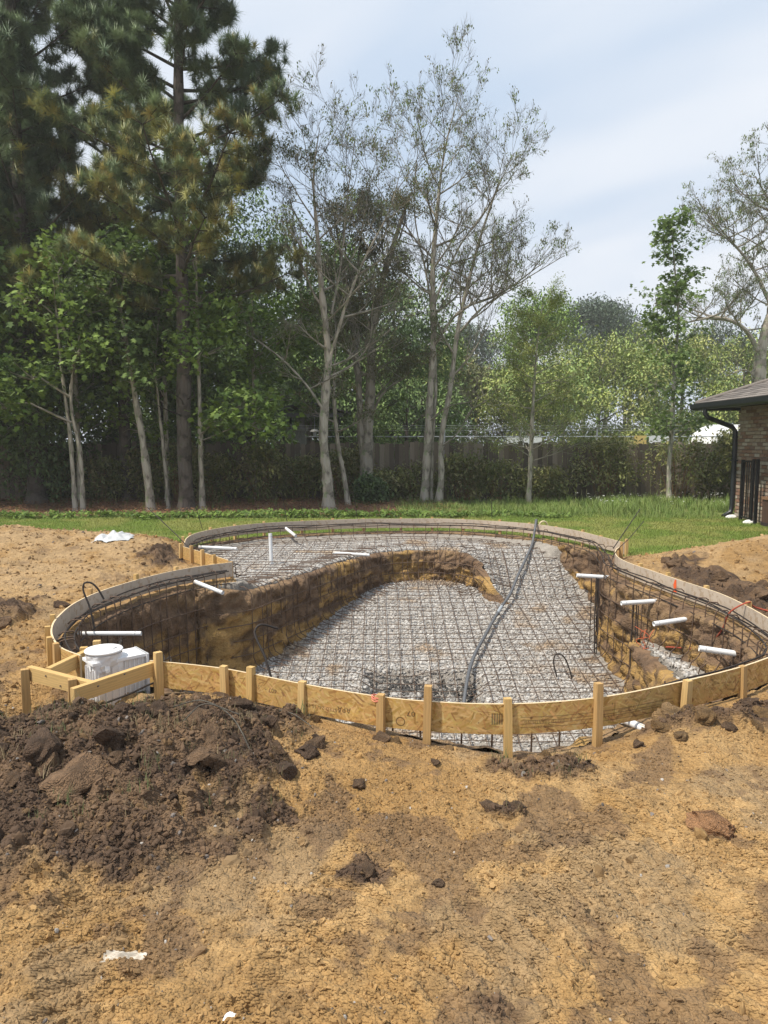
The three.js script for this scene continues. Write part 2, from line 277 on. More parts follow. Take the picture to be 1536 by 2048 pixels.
{
  const ax = [], az = [];
  const run = (arr, from, to, step) => { const n = Math.max(1, Math.round(Math.abs(to - from) / step)); for (let i = 0; i < n; i++) arr.push(mix(from, to, i / n)); };
  run(ax, -90, -30, 10); run(ax, -30, -9, 0.7); run(ax, -9, -3.4, 0.07); run(ax, -3.4, -2.3, 0.0165); run(ax, -2.3, 2.3, 0.0118); run(ax, 2.3, 3.7, 0.0165); run(ax, 3.7, 9, 0.07); run(ax, 9, 30, 0.7); run(ax, 30, 90, 10); ax.push(90);
  run(az, 40, 4, 4); run(az, 4, -1.2, 0.3); run(az, -1.2, -1.7, 0.03); run(az, -1.7, -3.3, 0.0085); run(az, -3.3, -4.7, 0.0125); run(az, -4.7, -13.4, 0.03); run(az, -13.4, -22, 0.12); run(az, -22, -40, 1); run(az, -40, -160, 12); az.push(-160);
  const nx = ax.length, nz = az.length, Y = new Float32Array(nx * nz), K = new Uint8Array(nx * nz);
  for (let j = 0; j < nz; j++) for (let i = 0; i < nx; i++) Y[j * nx + i] = fullY(ax[i], az[j]);
  const kinds = [new GB(), new GB(), new GB()], map = [new Int32Array(nx * nz).fill(-1), new Int32Array(nx * nz).fill(-1), new Int32Array(nx * nz).fill(-1)];
  const inPool = (x, z) => x > -3.1 && x < 3.6 && z < -3.6 && z > -13.2 && poolD(x, z) > 0.05;
  const vert = (k, i, j) => {
    const q = j * nx + i; if (map[k][q] >= 0) return map[k][q];
    const x = ax[i], z = az[j], i0 = Math.max(0, i - 1), i1 = Math.min(nx - 1, i + 1), j0 = Math.max(0, j - 1), j1 = Math.min(nz - 1, j + 1);
    const n = V(-(Y[j * nx + i1] - Y[j * nx + i0]) / (ax[i1] - ax[i0]), 1, -(Y[j1 * nx + i] - Y[j0 * nx + i]) / (az[j1] - az[j0])).normalize();
    const g = kinds[k], id = g.v(x, Y[q], z, n.x, n.y, n.z, x + 0.35 * Y[q], z - Y[q]);
    const c = k === 2 ? lerp3([0.5, 0.465, 0.425], [0.4, 0.36, 0.315], fbm(x * 6, z * 6, 3)) : k === 1 ? turfColour(x, z) : earthColour(x, z); g.c.push(...c); return map[k][q] = id;
  };
  for (let j = 0; j < nz - 1; j++) for (let i = 0; i < nx - 1; i++) {
    const x = (ax[i] + ax[i + 1]) / 2, z = (az[j] + az[j + 1]) / 2, k = inPool(x, z) ? 2 : dirtZone(x, z) > 0 ? 0 : 1;
    const a = vert(k, i, j), b = vert(k, i + 1, j), c = vert(k, i, j + 1), d = vert(k, i + 1, j + 1), g = kinds[k]; g.tri(a, b, c); g.tri(b, d, c);
  }
  struct('dirt_ground', kinds[0].geo(), soilMat, 'bare tan clay ground churned by machines round the pool excavation');
  struct('lawn', kinds[1].geo(), MS({ map: soilColour, vertexColors: true, roughness: 1, bumpMap: soilHeight, bumpScale: 0.01 }), 'green lawn and shaded bed behind the excavation');
  struct('pit_floor', kinds[2].geo(), soilMat, 'sloping floor, shelf and bench of the dug pool');
}
console.log('ground');

// earth walls of the pit: ribbons down from an edge line, uneven, with their own strata
function pitWall(line, inset, topY, botY, name, label, lit) {
  const g = new GB(), N = line.length, rows = 36; let s = 0;
  for (let k = 0; k < N; k++) {
    const [x, z] = line[k], a = line[Math.max(0, k - 1)], b = line[Math.min(N - 1, k + 1)], tx = b[0] - a[0], tz = b[1] - a[1], l = Math.hypot(tx, tz) || 1, nx = tz / l * lit, nz = -tx / l * lit;
    if (k) s += Math.hypot(x - line[k - 1][0], z - line[k - 1][1]);
    const yt = topY(x + nx * 0.02, z + nz * 0.02), yb = botY(x + nx * (inset + 0.2), z + nz * (inset + 0.2)) - 0.1;
    for (let r = 0; r <= rows; r++) {
      const lip = r < 4, t = lip ? r / 4 * 0.02 : 0.02 + (r - 4) / (rows - 4) * 0.98;
      const y = yt + (yb - yt) * t - (lip ? 0 : 0.02);
      const q = clamp((yt - yb - 0.12) / 0.35), d = (lip ? mix(0.0, inset, ss(0, 4, r)) : inset) + q * ((fbm(s * 2.1, y * 2.6 + 3, 4) - 0.5) * 0.13 + (lumps(s * 5, y * 6 + 7) - 0.2) * 0.09 + (lumps(s * 13 + 3, y * 13) - 0.2) * 0.04 + 0.018 * Math.abs(Math.sin(s * 19 + 3 * noise(s * 3, y))) + (fbm(s * 14, y * 16, 3) - 0.5) * 0.04 + 0.04 * t);
      g.v(x + nx * d, y + (lip ? 0.03 * (fbm(s * 8, r, 3) - 0.4) : 0), z + nz * d, 0, 1, 0, s, y);
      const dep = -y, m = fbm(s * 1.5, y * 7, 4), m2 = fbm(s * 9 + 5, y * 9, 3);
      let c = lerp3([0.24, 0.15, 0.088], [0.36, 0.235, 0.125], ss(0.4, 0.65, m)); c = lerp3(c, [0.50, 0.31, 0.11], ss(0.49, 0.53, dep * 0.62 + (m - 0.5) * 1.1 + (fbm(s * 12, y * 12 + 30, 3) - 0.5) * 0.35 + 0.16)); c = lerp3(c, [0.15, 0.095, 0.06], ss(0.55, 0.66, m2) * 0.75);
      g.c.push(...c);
    }
  }
  const w = rows + 1;
  for (let k = 0; k < N - 1; k++) for (let r = 0; r < rows; r++) { const q = k * w + r; if (lit > 0) { g.tri(q, q + 1, q + w); g.tri(q + 1, q + w + 1, q + w); } else { g.tri(q, q + w, q + 1); g.tri(q + 1, q + w, q + w + 1); } }
  const geo = g.geo(); geo.computeVertexNormals();
  return struct(name, geo, soilMat, label);
}
const dense = (poly, step) => { const c = new THREE.CatmullRomCurve3(poly.map((p) => p.isVector3 ? p : V(p[0], 0, p[1])), false, 'centripetal'), n = Math.ceil(c.getLength() / step); return c.getSpacedPoints(n).map((p) => [p.x, p.z]); };
const edgeTop = (x, z) => mix(groundY(x, z), edgeBase(x, z), 0.75) - 0.015;
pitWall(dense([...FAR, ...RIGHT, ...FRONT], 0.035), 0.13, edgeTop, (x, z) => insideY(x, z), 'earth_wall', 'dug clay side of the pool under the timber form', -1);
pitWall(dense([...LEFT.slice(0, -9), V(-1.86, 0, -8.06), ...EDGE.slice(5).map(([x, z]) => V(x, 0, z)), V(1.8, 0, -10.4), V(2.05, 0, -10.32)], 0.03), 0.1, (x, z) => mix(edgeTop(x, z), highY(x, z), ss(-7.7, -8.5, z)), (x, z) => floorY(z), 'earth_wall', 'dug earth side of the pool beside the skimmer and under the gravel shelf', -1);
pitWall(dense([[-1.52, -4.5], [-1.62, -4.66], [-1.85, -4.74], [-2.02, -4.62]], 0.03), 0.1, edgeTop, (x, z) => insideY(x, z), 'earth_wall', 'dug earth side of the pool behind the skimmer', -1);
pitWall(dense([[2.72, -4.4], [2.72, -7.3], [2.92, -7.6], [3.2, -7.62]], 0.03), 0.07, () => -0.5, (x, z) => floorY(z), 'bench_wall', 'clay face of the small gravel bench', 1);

// ------------------------------------------------------------------ loose stones and crumbs
const mergeVertices = (g) => { g.deleteAttribute('normal'); return mergeV(g, 1e-4); };
function rockGeo(detail, s, amp = 0.28) {
  const g = new THREE.IcosahedronGeometry(1, detail), p = g.attributes.position, v = V();
  for (let i = 0; i < p.count; i++) { v.fromBufferAttribute(p, i); const k = 1 + amp * ((noise(v.x * 1.3 + s, v.y * 1.3 + v.z * 1.7 + s) - 0.5) * 2) + (detail > 1 ? 0.22 * (noise(v.x * 3.4 + s * 3, v.z * 3.4 + v.y * 2.9) - 0.5) + 0.12 * (noise(v.x * 8 + v.y * 5, v.z * 8 + s) - 0.5) : 0); v.multiplyScalar(k); p.setXYZ(i, v.x, v.y * 0.8, v.z); }
  if (detail > 4) { for (let c = 0; c < 9; c++) { const pl = V(noise(s * 7 + c, 1) - 0.5, noise(s * 7 + c, 5) - 0.35, noise(s * 7 + c, 9) - 0.5).normalize(), hh = 0.5 + 0.28 * noise(s + c * 3, 2); for (let i = 0; i < p.count; i++) { v.fromBufferAttribute(p, i); const q = v.dot(pl); if (q > hh) { v.addScaledVector(pl, (hh - q) * 0.92); p.setXYZ(i, v.x, v.y, v.z); } } } const u = g.attributes.uv; for (let i = 0; i < p.count; i++) { v.fromBufferAttribute(p, i); const q = v.clone().normalize(), f = 0.10 * (fbm(q.x * 5 + q.y * 3 + s, q.z * 5 - q.y * 4, 4) - 0.5) + 0.13 * (lumps(q.x * 4 + q.y * 2 + 9, q.z * 4 + q.y * 3) - 0.2); v.multiplyScalar(1 + f); p.setXYZ(i, v.x, v.y, v.z); u.setXY(i, u.getX(i) * 0.9, u.getY(i) * 0.5); } }
  const m = detail > 4 ? mergeVertices(g) : g; m.computeVertexNormals(); return m;
}
const plain = (o = {}) => MS({ color: 0xffffff, roughness: 0.95, ...o });
{
  setSeed(77);
  const geos = [rockGeo(0, 1.2, 0.4), rockGeo(0, 5.1, 0.4), rockGeo(0, 9.7, 0.45)], ms = [[], [], []], cs = [[], [], []];
  const put = (x, z, floor, s) => {
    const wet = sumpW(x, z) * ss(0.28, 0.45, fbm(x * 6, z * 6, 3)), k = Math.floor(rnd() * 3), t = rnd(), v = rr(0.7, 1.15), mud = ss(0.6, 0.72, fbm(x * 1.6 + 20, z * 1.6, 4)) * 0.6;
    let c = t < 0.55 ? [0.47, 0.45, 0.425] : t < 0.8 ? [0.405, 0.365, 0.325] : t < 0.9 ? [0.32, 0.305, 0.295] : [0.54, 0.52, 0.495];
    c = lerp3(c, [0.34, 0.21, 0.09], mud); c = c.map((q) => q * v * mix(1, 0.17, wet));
    ms[k].push(M4(x, floor + s * 0.25, z, rq(), s, s * rr(0.6, 1), s * rr(0.7, 1.2))); cs[k].push(C(...c));
  };
  for (let z = -12.85; z < -4.2; z += 0.0275) for (let x = -2.8; x < 3.2; x += 0.0275) {
    const X = x + rr(-0.02, 0.02), Z = z + rr(-0.02, 0.02);
    if (Z > -6.6 && X < 2.6) { if (rnd() < 0.75) continue; }
    const d = poolD(X, Z); if (d < 0.2) continue;
    const e = deepD(X, Z), y = insideY(X, Z);
    if (e < 0.13 && e > -0.02 && X < 1.75) continue;                    // bare strip at the shelf edge
    if (e < 0 && (X < 1.4) && d < 0.22 + 0.2 * fbm(X * 3, Z * 3, 3)) continue;
    if (Z < -4 && e > 0 && d < 0.2 + 0.1 * noise(X * 4, Z * 4)) continue;
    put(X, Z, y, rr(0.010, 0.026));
  }
  const gm = plain({ roughness: 0.9 });
  const holder = new THREE.Group(); holder.name = 'gravel'; holder.userData = { label: 'loose grey drainage gravel spread over the pool floor', kind: 'stuff' }; scene.add(holder);
  geos.forEach((g, k) => instanced('stones', g, gm, ms[k], holder, cs[k]));
  console.log('gravel', ms[0].length * 3);
}
{
  setSeed(4242);
  const geos = [rockGeo(0, 2.2, 0.45), rockGeo(1, 3.1, 0.4), rockGeo(1, 8.7, 0.5), rockGeo(0, 6.6, 0.5)], ms = geos.map(() => []), cs = geos.map(() => []);
  const put = (x, z, s, near) => {
    const dk = darkSoil(x, z); let c = earthColour(x, z); const v = rr(0.75, 1.2), t = rnd();
    if (t < 0.004 && s < 0.01) c = [0.5, 0.47, 0.43]; else if (t < 0.012) c = [0.24, 0.21, 0.19]; else if (t < 0.2) c = lerp3(c, CLAY2, 0.25 * (1 - dk)); else if (t < 0.32) c = lerp3(c, CLAY3, 0.6);
    const k = s > 0.012 ? 1 + Math.floor(rnd() * 2) : rnd() < 0.5 ? 0 : 3;
    ms[k].push(M4(x, fullY(x, z) + s * 0.05, z, rq(), s * rr(0.8, 1.4), s * rr(0.5, 0.9), s)); cs[k].push(C(c[0] * v * 0.72, c[1] * v * 0.71, c[2] * v * 0.7));
  };
  const keep = (x, z) => dirtZone(x, z) > 0 && !(z < -3.5 && poolD(x, z) > -0.03);
  for (let n = 0; n < 205000; n++) {
    const z = -1.45 - Math.pow(rnd(), 0.8) * 3.2, x = rr(-1, 1) * (-z * 0.8 + 0.5); if (!keep(x, z)) continue;
    const cl = fbm(x * 5 + 30, z * 5, 4), dk = darkSoil(x, z); if (rnd() > ss(0.36, 0.62, cl) + 0.28 + dk * 0.5) continue;
    put(x, z, (0.002 + 0.0075 * Math.pow(rnd(), 4)) * (1 + 0.9 * dk * rnd()), true);
  }
  for (let n = 0; n < 2600; n++) { const z = rr(-4.6, -1.6), x = rr(-1, 1) * (-z * 0.62 + 0.3), dk = darkSoil(x, z); if (!keep(x, z) || rnd() > 0.1 + 0.9 * dk) continue; put(x, z, 0.007 + 0.02 * Math.pow(rnd(), 3.2)); }
  for (let n = 0; n < 30000; n++) { const sd = rnd() < 0.6 ? -1 : 1, z = -4.4 - rnd() * 8.2, x = sd < 0 ? rr(-8.5, -2.2) : rr(2.6, 7.5); if (!keep(x, z)) continue; put(x, z, 0.005 + 0.022 * Math.pow(rnd(), 5)); }
  const holder = new THREE.Group(); holder.name = 'soil_crumbs'; holder.userData = { label: 'loose crumbs and pebbles scattered over the bare clay', kind: 'stuff' }; scene.add(holder);
  const cm = plain(); geos.forEach((g, k) => instanced('crumbs', g, cm, ms[k], holder, cs[k]));
  console.log('crumbs', ms.map((m) => m.length));
}
// clods large enough to pick out
{
  setSeed(99);
  const geos = [0, 1, 2, 3].map((k) => rockGeo(9, 3.3 * k + 1, 0.42)), mats = {};
  const mat = (c) => mats[c] ??= MS({ color: C(...c.map((q) => q * 1.25)), map: soilColour, bumpMap: soilHeight, bumpScale: 0.03, roughness: 1 });
  const clod = (x, z, s, c, label, group, sy = 0.75) => { const m = solid('soil_clod', geos[Math.floor(rnd() * 4)], mat(c), label, 'soil clod', group, [x, fullY(x, z) + s * 0.08, z]); m.rotation.set(rr(-0.4, 0.4), rr(0, 6.28), rr(-0.4, 0.4)); m.scale.set(s * rr(0.9, 1.3), s * sy, s * rr(0.8, 1.1)); };
  clod(1.39, -2.84, 0.105, [0.36, 0.19, 0.09], 'smooth rounded reddish clay lump lying alone on bare tan dirt', undefined, 0.6); scene.children.at(-1).scale.set(0.125, 0.085, 0.1); scene.children.at(-1).rotation.set(0, 2, 0);
  for (const [x, z, s] of [[0.47, -2.95, 0.055], [0.58, -2.93, 0.04], [0.2, -2.42, 0.03], [-0.06, -2.5, 0.04], [-0.12, -3.18, 0.04], [0.25, -3.36, 0.03]]) clod(x, z, s, SOIL2, 'dark brown topsoil clod lying on the open tan clay', 'dark clods on the open clay');
  for (let n = 0; n < 46; n++) { const x = -1.3 + rr(-1, 1) * 0.95, z = -3.45 + rr(-1, 1) * 0.6; clod(x, z, rr(0.025, 0.085), n % 3 ? SOIL : SOIL2, 'dark clod on the topsoil heap below the skimmer frame', 'clods of the topsoil heap'); }
  clod(-1.32, -2.98, 0.14, SOIL2, 'largest dark clod at the foot of the topsoil heap', undefined, 0.7); clod(-0.95, -3.52, 0.11, SOIL2, 'big pale brown clod high on the topsoil heap', undefined, 0.8); clod(-1.55, -3.1, 0.1, SOIL, 'second largest clod at the foot of the topsoil heap');
  for (const [x, z, s] of [[1.62, -3.86, 0.095], [1.74, -3.7, 0.07], [1.5, -3.74, 0.05], [1.95, -3.9, 0.07], [2.1, -3.8, 0.08], [2.3, -3.95, 0.065], [1.85, -3.65, 0.05], [1.36, -3.64, 0.05], [2.5, -4.05, 0.08], [2.2, -3.62, 0.05], [1.68, -3.78, 0.05], [1.57, -3.62, 0.045], [2.0, -3.68, 0.04]]) clod(x, z, s, pick([SOIL2, CLAY3, [0.30, 0.19, 0.09]]), 'clay clod heaped against the front board by the under-form pipe', 'clods heaped against the front board');
  for (const [x, z, s] of [[-0.02, -3.72, 0.065], [0.06, -3.68, 0.04], [0.85, -3.6, 0.05], [1.0, -3.6, 0.06], [0.72, -3.58, 0.035], [-1.02, -4.22, 0.05], [-0.4, -3.95, 0.05]]) clod(x, z, s, pick([CLAY3, SOIL2]), 'clay lump resting at the foot of the front board', 'lumps at the foot of the front board');
  for (const [x, z, s] of [[-3.5, -6.5, 0.1], [-3.35, -6.1, 0.12], [-3.9, -6.6, 0.08], [-3.2, -6.9, 0.09], [-4.2, -6.0, 0.1], [-3.05, -9.45, 0.12], [-3.2, -9.3, 0.09], [-2.45, -4.3, 0.06], [-2.6, -4.6, 0.05], [-2.15, -4.1, 0.05], [-2.65, -4.25, 0.055]]) clod(x, z, s, pick([SOIL2, SOIL]), 'brown earth lump on the ground outside the curved side form', 'lumps outside the curved side form');
  for (const [x, z, s] of [[3.75, -7.9, 0.14], [3.6, -7.5, 0.11], [3.9, -7.2, 0.1], [3.7, -6.8, 0.12], [3.45, -8.3, 0.1], [4.1, -7.6, 0.09], [3.6, -6.3, 0.1], [3.5, -8.7, 0.09]]) clod(x, z, s, SOIL2, 'grey brown lump on the mound behind the marked form', 'lumps on the mound behind the marked form');
}
console.log('clods');

// ------------------------------------------------------------------ timber forms
function osbCanvas(w, h, pxm, marks) {
  const c = document.createElement('canvas'); c.width = w; c.height = h; const x = c.getContext('2d');
  x.fillStyle = 'rgb(190,146,84)'; x.fillRect(0, 0, w, h); setSeed(31 + w + h);
  const n = w * h / (pxm * pxm) * 2600;
  for (let k = 0; k < n; k++) {
    const l = rr(0.03, 0.10) * pxm, t = rr(0.005, 0.018) * pxm, q = rnd();
    const col = q < 0.12 ? [128, 88, 44] : q < 0.3 ? [168, 122, 62] : q < 0.7 ? [200, 156, 92] : [218, 178, 114];
    x.save(); x.translate(rnd() * w, rnd() * h); x.rotate(rr(-1.1, 1.1) + (rnd() < 0.2 ? 1.2 : 0)); x.fillStyle = `rgba(${col.map((v) => Math.round(v + rr(-9, 9))).join(',')},${rr(0.35, 0.8)})`;
    x.beginPath(); x.moveTo(-l / 2, -t / 2); x.lineTo(l / 2, -t / 2 * rr(0.3, 1)); x.lineTo(l / 2 * rr(0.7, 1), t / 2); x.lineTo(-l / 2, t / 2 * rr(0.2, 1)); x.fill(); x.restore();
  }
  for (let k = 0; k < w * h / (pxm * pxm) * 260; k++) { const yy = h - Math.pow(rnd(), 2.2) * h * 0.75, r = rr(0.001, 0.007) * pxm; x.fillStyle = `rgba(${rnd() < 0.5 ? '112,80,46' : '150,112,66'},${rr(0.35, 0.85)})`; x.beginPath(); x.ellipse(rnd() * w, yy, r * rr(0.7, 1.6), r, rr(0, 3), 0, 7); x.fill(); }
  if (marks) marks(x);
  const t = new THREE.CanvasTexture(c); t.colorSpace = THREE.SRGBColorSpace; t.wrapS = t.wrapT = THREE.RepeatWrapping; t.anisotropy = 8; return t;
}
const osbTile = osbCanvas(1024, 256, 480); const osb = MS({ map: osbTile, color: C(0.88, 0.95, 1.0), roughness: 0.8 });
const panelTex = tex(512, 512, (u, v) => { const k = 0.82 + 0.3 * (wf(u, v, 6, 5) - 0.5) + 0.08 * (wnoise(u * 120, v * 8, 120) - 0.5), m = ss(0.62, 0.66, wf(u, v, 22, 4)) * 0.45; return [mix(k, 0.5, m), mix(k * 0.985, 0.36, m), mix(k * 0.96, 0.22, m)]; });
const pvcDirty = tex(256, 256, (u, v) => { const m = ss(0.58, 0.66, wf(u, v, 8, 5)) * 0.75, q = 0.95 + 0.08 * (wf(u, v, 4, 3) - 0.5); return [mix(q, 0.55, m), mix(q, 0.4, m), mix(q, 0.24, m)]; }); pvc.map = pvcDirty;
const innerPanel = MS({ color: C(0.62, 0.52, 0.42), map: panelTex, roughness: 0.75 }), edgeWood = MS({ color: C(0.66, 0.52, 0.33), roughness: 0.85 });
const arc = (line) => { const s = [0]; for (let k = 1; k < line.length; k++) s.push(s[k - 1] + line[k].distanceTo(line[k - 1])); return s; };
const sideOf = (line, k) => { const a = line[Math.max(0, k - 1)], b = line[Math.min(line.length - 1, k + 1)], l = Math.hypot(b.x - a.x, b.z - a.z); return V(-(b.z - a.z) / l, 0, (b.x - a.x) / l); };   // towards the pool
function boardGeo(line, s0, s1, uOf, top = FORM_TOP, hgt = 0.17, th = 0.013) {
  const S = arc(line), groups = [], g = new GB(), id = [];
  for (let k = 0; k < line.length; k++) if (S[k] > s0 - 1e-6 && S[k] < s1 + 1e-6) id.push(k);
  const prof = (k) => { const p = line[k], n = sideOf(line, k), wob = 0.008 * (noise(S[k] * 1.3, 4) - 0.5); return { i: p, o: p.clone().addScaledVector(n, -th), n, t: top + wob, b: top + wob - hgt + 0.006 * (noise(S[k] * 2, 9) - 0.5), u: S[k] }; };
  const face = (f, mi) => { const b0 = g.count, i0 = g.i.length; id.forEach((k) => { const P = prof(k); for (const [q, y, nx, ny, nz, u, v] of f(P)) g.v(q.x, y, q.z, nx, ny, nz, u, v); }); for (let k = 0; k < id.length - 1; k++) { const q = b0 + k * 2; g.tri(q, q + 2, q + 1); g.tri(q + 1, q + 2, q + 3); } groups.push([i0, g.i.length - i0, mi]); };
  face((P) => [[P.i, P.b, P.n.x, 0, P.n.z, P.u, 0], [P.i, P.t, P.n.x, 0, P.n.z, P.u, hgt]], 0);
  face((P) => [[P.o, P.t, -P.n.x, 0, -P.n.z, uOf(P.u), 1], [P.o, P.b, -P.n.x, 0, -P.n.z, uOf(P.u), 0]], 1);
  face((P) => [[P.i, P.t, 0, 1, 0, P.u, 0], [P.o, P.t, 0, 1, 0, P.u, th]], 2);
  face((P) => [[P.o, P.b, 0, -1, 0, P.u, 0], [P.i, P.b, 0, -1, 0, P.u, th]], 2);
  for (const [k, sg] of [[id[0], -1], [id[id.length - 1], 1]]) { const P = prof(k), b0 = g.count, i0 = g.i.length; for (const [q, y] of [[P.i, P.b], [P.i, P.t], [P.o, P.t], [P.o, P.b]]) g.v(q.x, y, q.z, -P.n.z * -sg, 0, P.n.x * -sg, 0, 0); if (sg < 0) { g.tri(b0, b0 + 1, b0 + 2); g.tri(b0, b0 + 2, b0 + 3); } else { g.tri(b0, b0 + 2, b0 + 1); g.tri(b0, b0 + 3, b0 + 2); } groups.push([i0, 6, 2]); }
  const geo = g.geo(); groups.forEach((q) => geo.addGroup(...q)); return geo;
}
function stakeGeo(h, w, d) {                    // square stake with a cut point below and slightly worn top
  const g = new THREE.BoxGeometry(w, h, d, 1, 6, 1), p = g.attributes.position, uv = g.attributes.uv;
  for (let i = 0; i < p.count; i++) { const y = p.getY(i) / h + 0.5, k = y < 0.17 ? 0.35 : y > 0.99 ? 0.93 : 1; p.setX(i, p.getX(i) * k); p.setZ(i, p.getZ(i) * k); uv.setXY(i, y * h, uv.getX(i) * w); }
  g.translate(0, h / 2, 0); g.computeVertexNormals(); return g.toNonIndexed();
}
function form(name, label, line, cuts, stakes, o = {}) {
  const S = arc(line), L = S[S.length - 1], root = thing(name, label, 'form', [0, 0, 0], 0, undefined), c = [0, ...cuts.map((q) => q * L), L];
  for (let k = 0; k < c.length - 1; k++) part('board', boardGeo(line, k ? S.find((s) => s >= c[k]) : 0, S.find((s) => s >= c[k + 1] - 1e-6) ?? L, o.u || ((u) => u / 2.13), o.top), [o.inner || innerPanel, o.outer || osb, edgeWood], root);
  for (const [f, up, lean = 0, both = 0] of stakes) {
    const k = S.findIndex((s) => s >= f * L - 1e-6), p = line[k], n = sideOf(line, k), w = rr(0.04, 0.047), d = rr(0.036, 0.042), h = 0.55, off = 0.013 + d / 2 + 0.002;
    const g = stakeGeo(h, w, d), m = part('stake', g, pick(stakeWoods), root); m.position.set(p.x - n.x * off, FORM_TOP + up - h, p.z - n.z * off); m.rotation.set(lean, Math.atan2(n.x, n.z), rr(-0.02, 0.02), 'YXZ');
  }
  return root;
}
const FL = arc(FRONT).at(-1), fAt = (x) => { const S = arc(FRONT); let b = 0; FRONT.forEach((p, k) => { if (Math.abs(p.x - x) < Math.abs(FRONT[b].x - x)) b = k; }); return S[b] / FL; };
const frontTex = osbCanvas(2048, 80, 440, (x) => {
  const put = (t, wx, size, dy = 40, a = 0.75) => { x.save(); x.translate((1 - fAt(wx)) * 2048, dy); x.rotate(Math.PI); x.font = `bold ${size}px sans-serif`; x.fillStyle = `rgba(46,30,12,${a})`; x.fillText(t, 0, 0); x.restore(); };
  put('407', -0.64, 18, 30, 0.55); put('APA', -0.17, 21, 44, 0.6); put('RATED 24/16 EXP 1', -0.27, 15, 52, 0.5); put('07', 0.2, 20, 30, 0.6);
  x.strokeStyle = 'rgba(46,30,12,0.7)'; x.lineWidth = 2; x.beginPath(); x.arc((1 - fAt(0.14)) * 2048 - 9, 60, 11, 0, 7); x.stroke();
  x.fillStyle = 'rgba(36,38,26,0.45)'; for (let k = 0; k < 5; k++) x.fillRect((1 - fAt(0.6)) * 2048 - 14 + k * 6, 24, 4, 30);
  put('RATED SHEATHING', 1.0, 12, 46, 0.35); put('SPAN 24/16', 0.92, 11, 60, 0.3);
  x.strokeStyle = 'rgba(50,34,16,0.35)'; x.lineWidth = 2.2; for (let k = 0; k < 4; k++) { x.beginPath(); x.moveTo((1 - fAt(0.75)) * 2048, 36 + k * 9); x.lineTo((1 - fAt(1.7)) * 2048, 40 + k * 9 + rr(-4, 4)); x.stroke(); }
});
setSeed(501);
form('front_form', 'long curved strand-board form with printed stamps along the near rim', FRONT, [0.36, 0.68], [2.27, 1.75, 1.18, 0.67, 0.24, -0.03, -0.49, -0.8, -1.0].map((x, k) => [fAt(x), [0.005, 0.02, 0.085, 0.03, 0.095, 0.022, 0.015, 0.045, 0.03][k], rr(-0.05, 0.05)]), { u: (u) => 1 - u / FL, outer: MS({ map: frontTex, color: C(0.88, 0.95, 1.0), roughness: 0.8 }) });
form('curved_form', 'curved grey-faced form round the rim beside the skimmer', LEFT, [0.52], [[0.06, 0.03], [0.12, 0.02], [0.2, 0.01], [0.28, 0.03], [0.5, 0.04, -0.03], [0.68, 0.05], [0.82, 0.03], [0.93, 0.0], [0.99, 0]]);
form('short_form', 'short straight yellow strand-board form closing the notch in the rim', NOTCH, [], [[0.18, 0.02], [0.42, 0.04], [0.7, 0.05], [0.95, 0.04]]);
form('far_form', 'long sweeping plain form round the far rim before the lawn', FAR, [0.22, 0.5, 0.74], [[0.03, 0.06], ...Array.from({ length: 15 }, (_, k) => [0.1 + k * 0.059, rr(0.0, 0.03)]), [0.99, 0.05]]);
form('marked_form', 'plain curved form with an orange paint mark beside the dirt mound', RIGHT, [0.3, 0.62], [[0.02, 0.07], [0.09, 0.0], [0.3, 0.025], [0.42, 0.03], [0.55, 0.02], [0.68, 0.03], [0.82, 0.01], [0.94, 0.02]]);
{ // orange paint mark and flagging on the marked form
  const S = arc(RIGHT), k = 37, p = RIGHT[k], n = sideOf(RIGHT, k), g = new GB(), tx = -n.z, tz = n.x;
  for (const [a, y, w] of [[0, 0.19, 0.012], [0.01, 0.13, 0.028], [0.0, 0.08, 0.02], [0.005, 0.05, 0.035]]) for (const e of [-1, 1]) g.v(p.x + n.x * 0.0035 + tx * (a + e * w), y, p.z + n.z * 0.0035 + tz * (a + e * w), n.x, 0, n.z);
  for (let q = 0; q < 3; q++) { g.tri(q * 2, q * 2 + 1, q * 2 + 2); g.tri(q * 2 + 1, q * 2 + 3, q * 2 + 2); }
  part('paint_mark', g.geo(), MS({ color: C(0.85, 0.13, 0.03), roughness: 0.7, side: THREE.DoubleSide }), scene.getObjectByName('marked_form'));
}
console.log('forms');

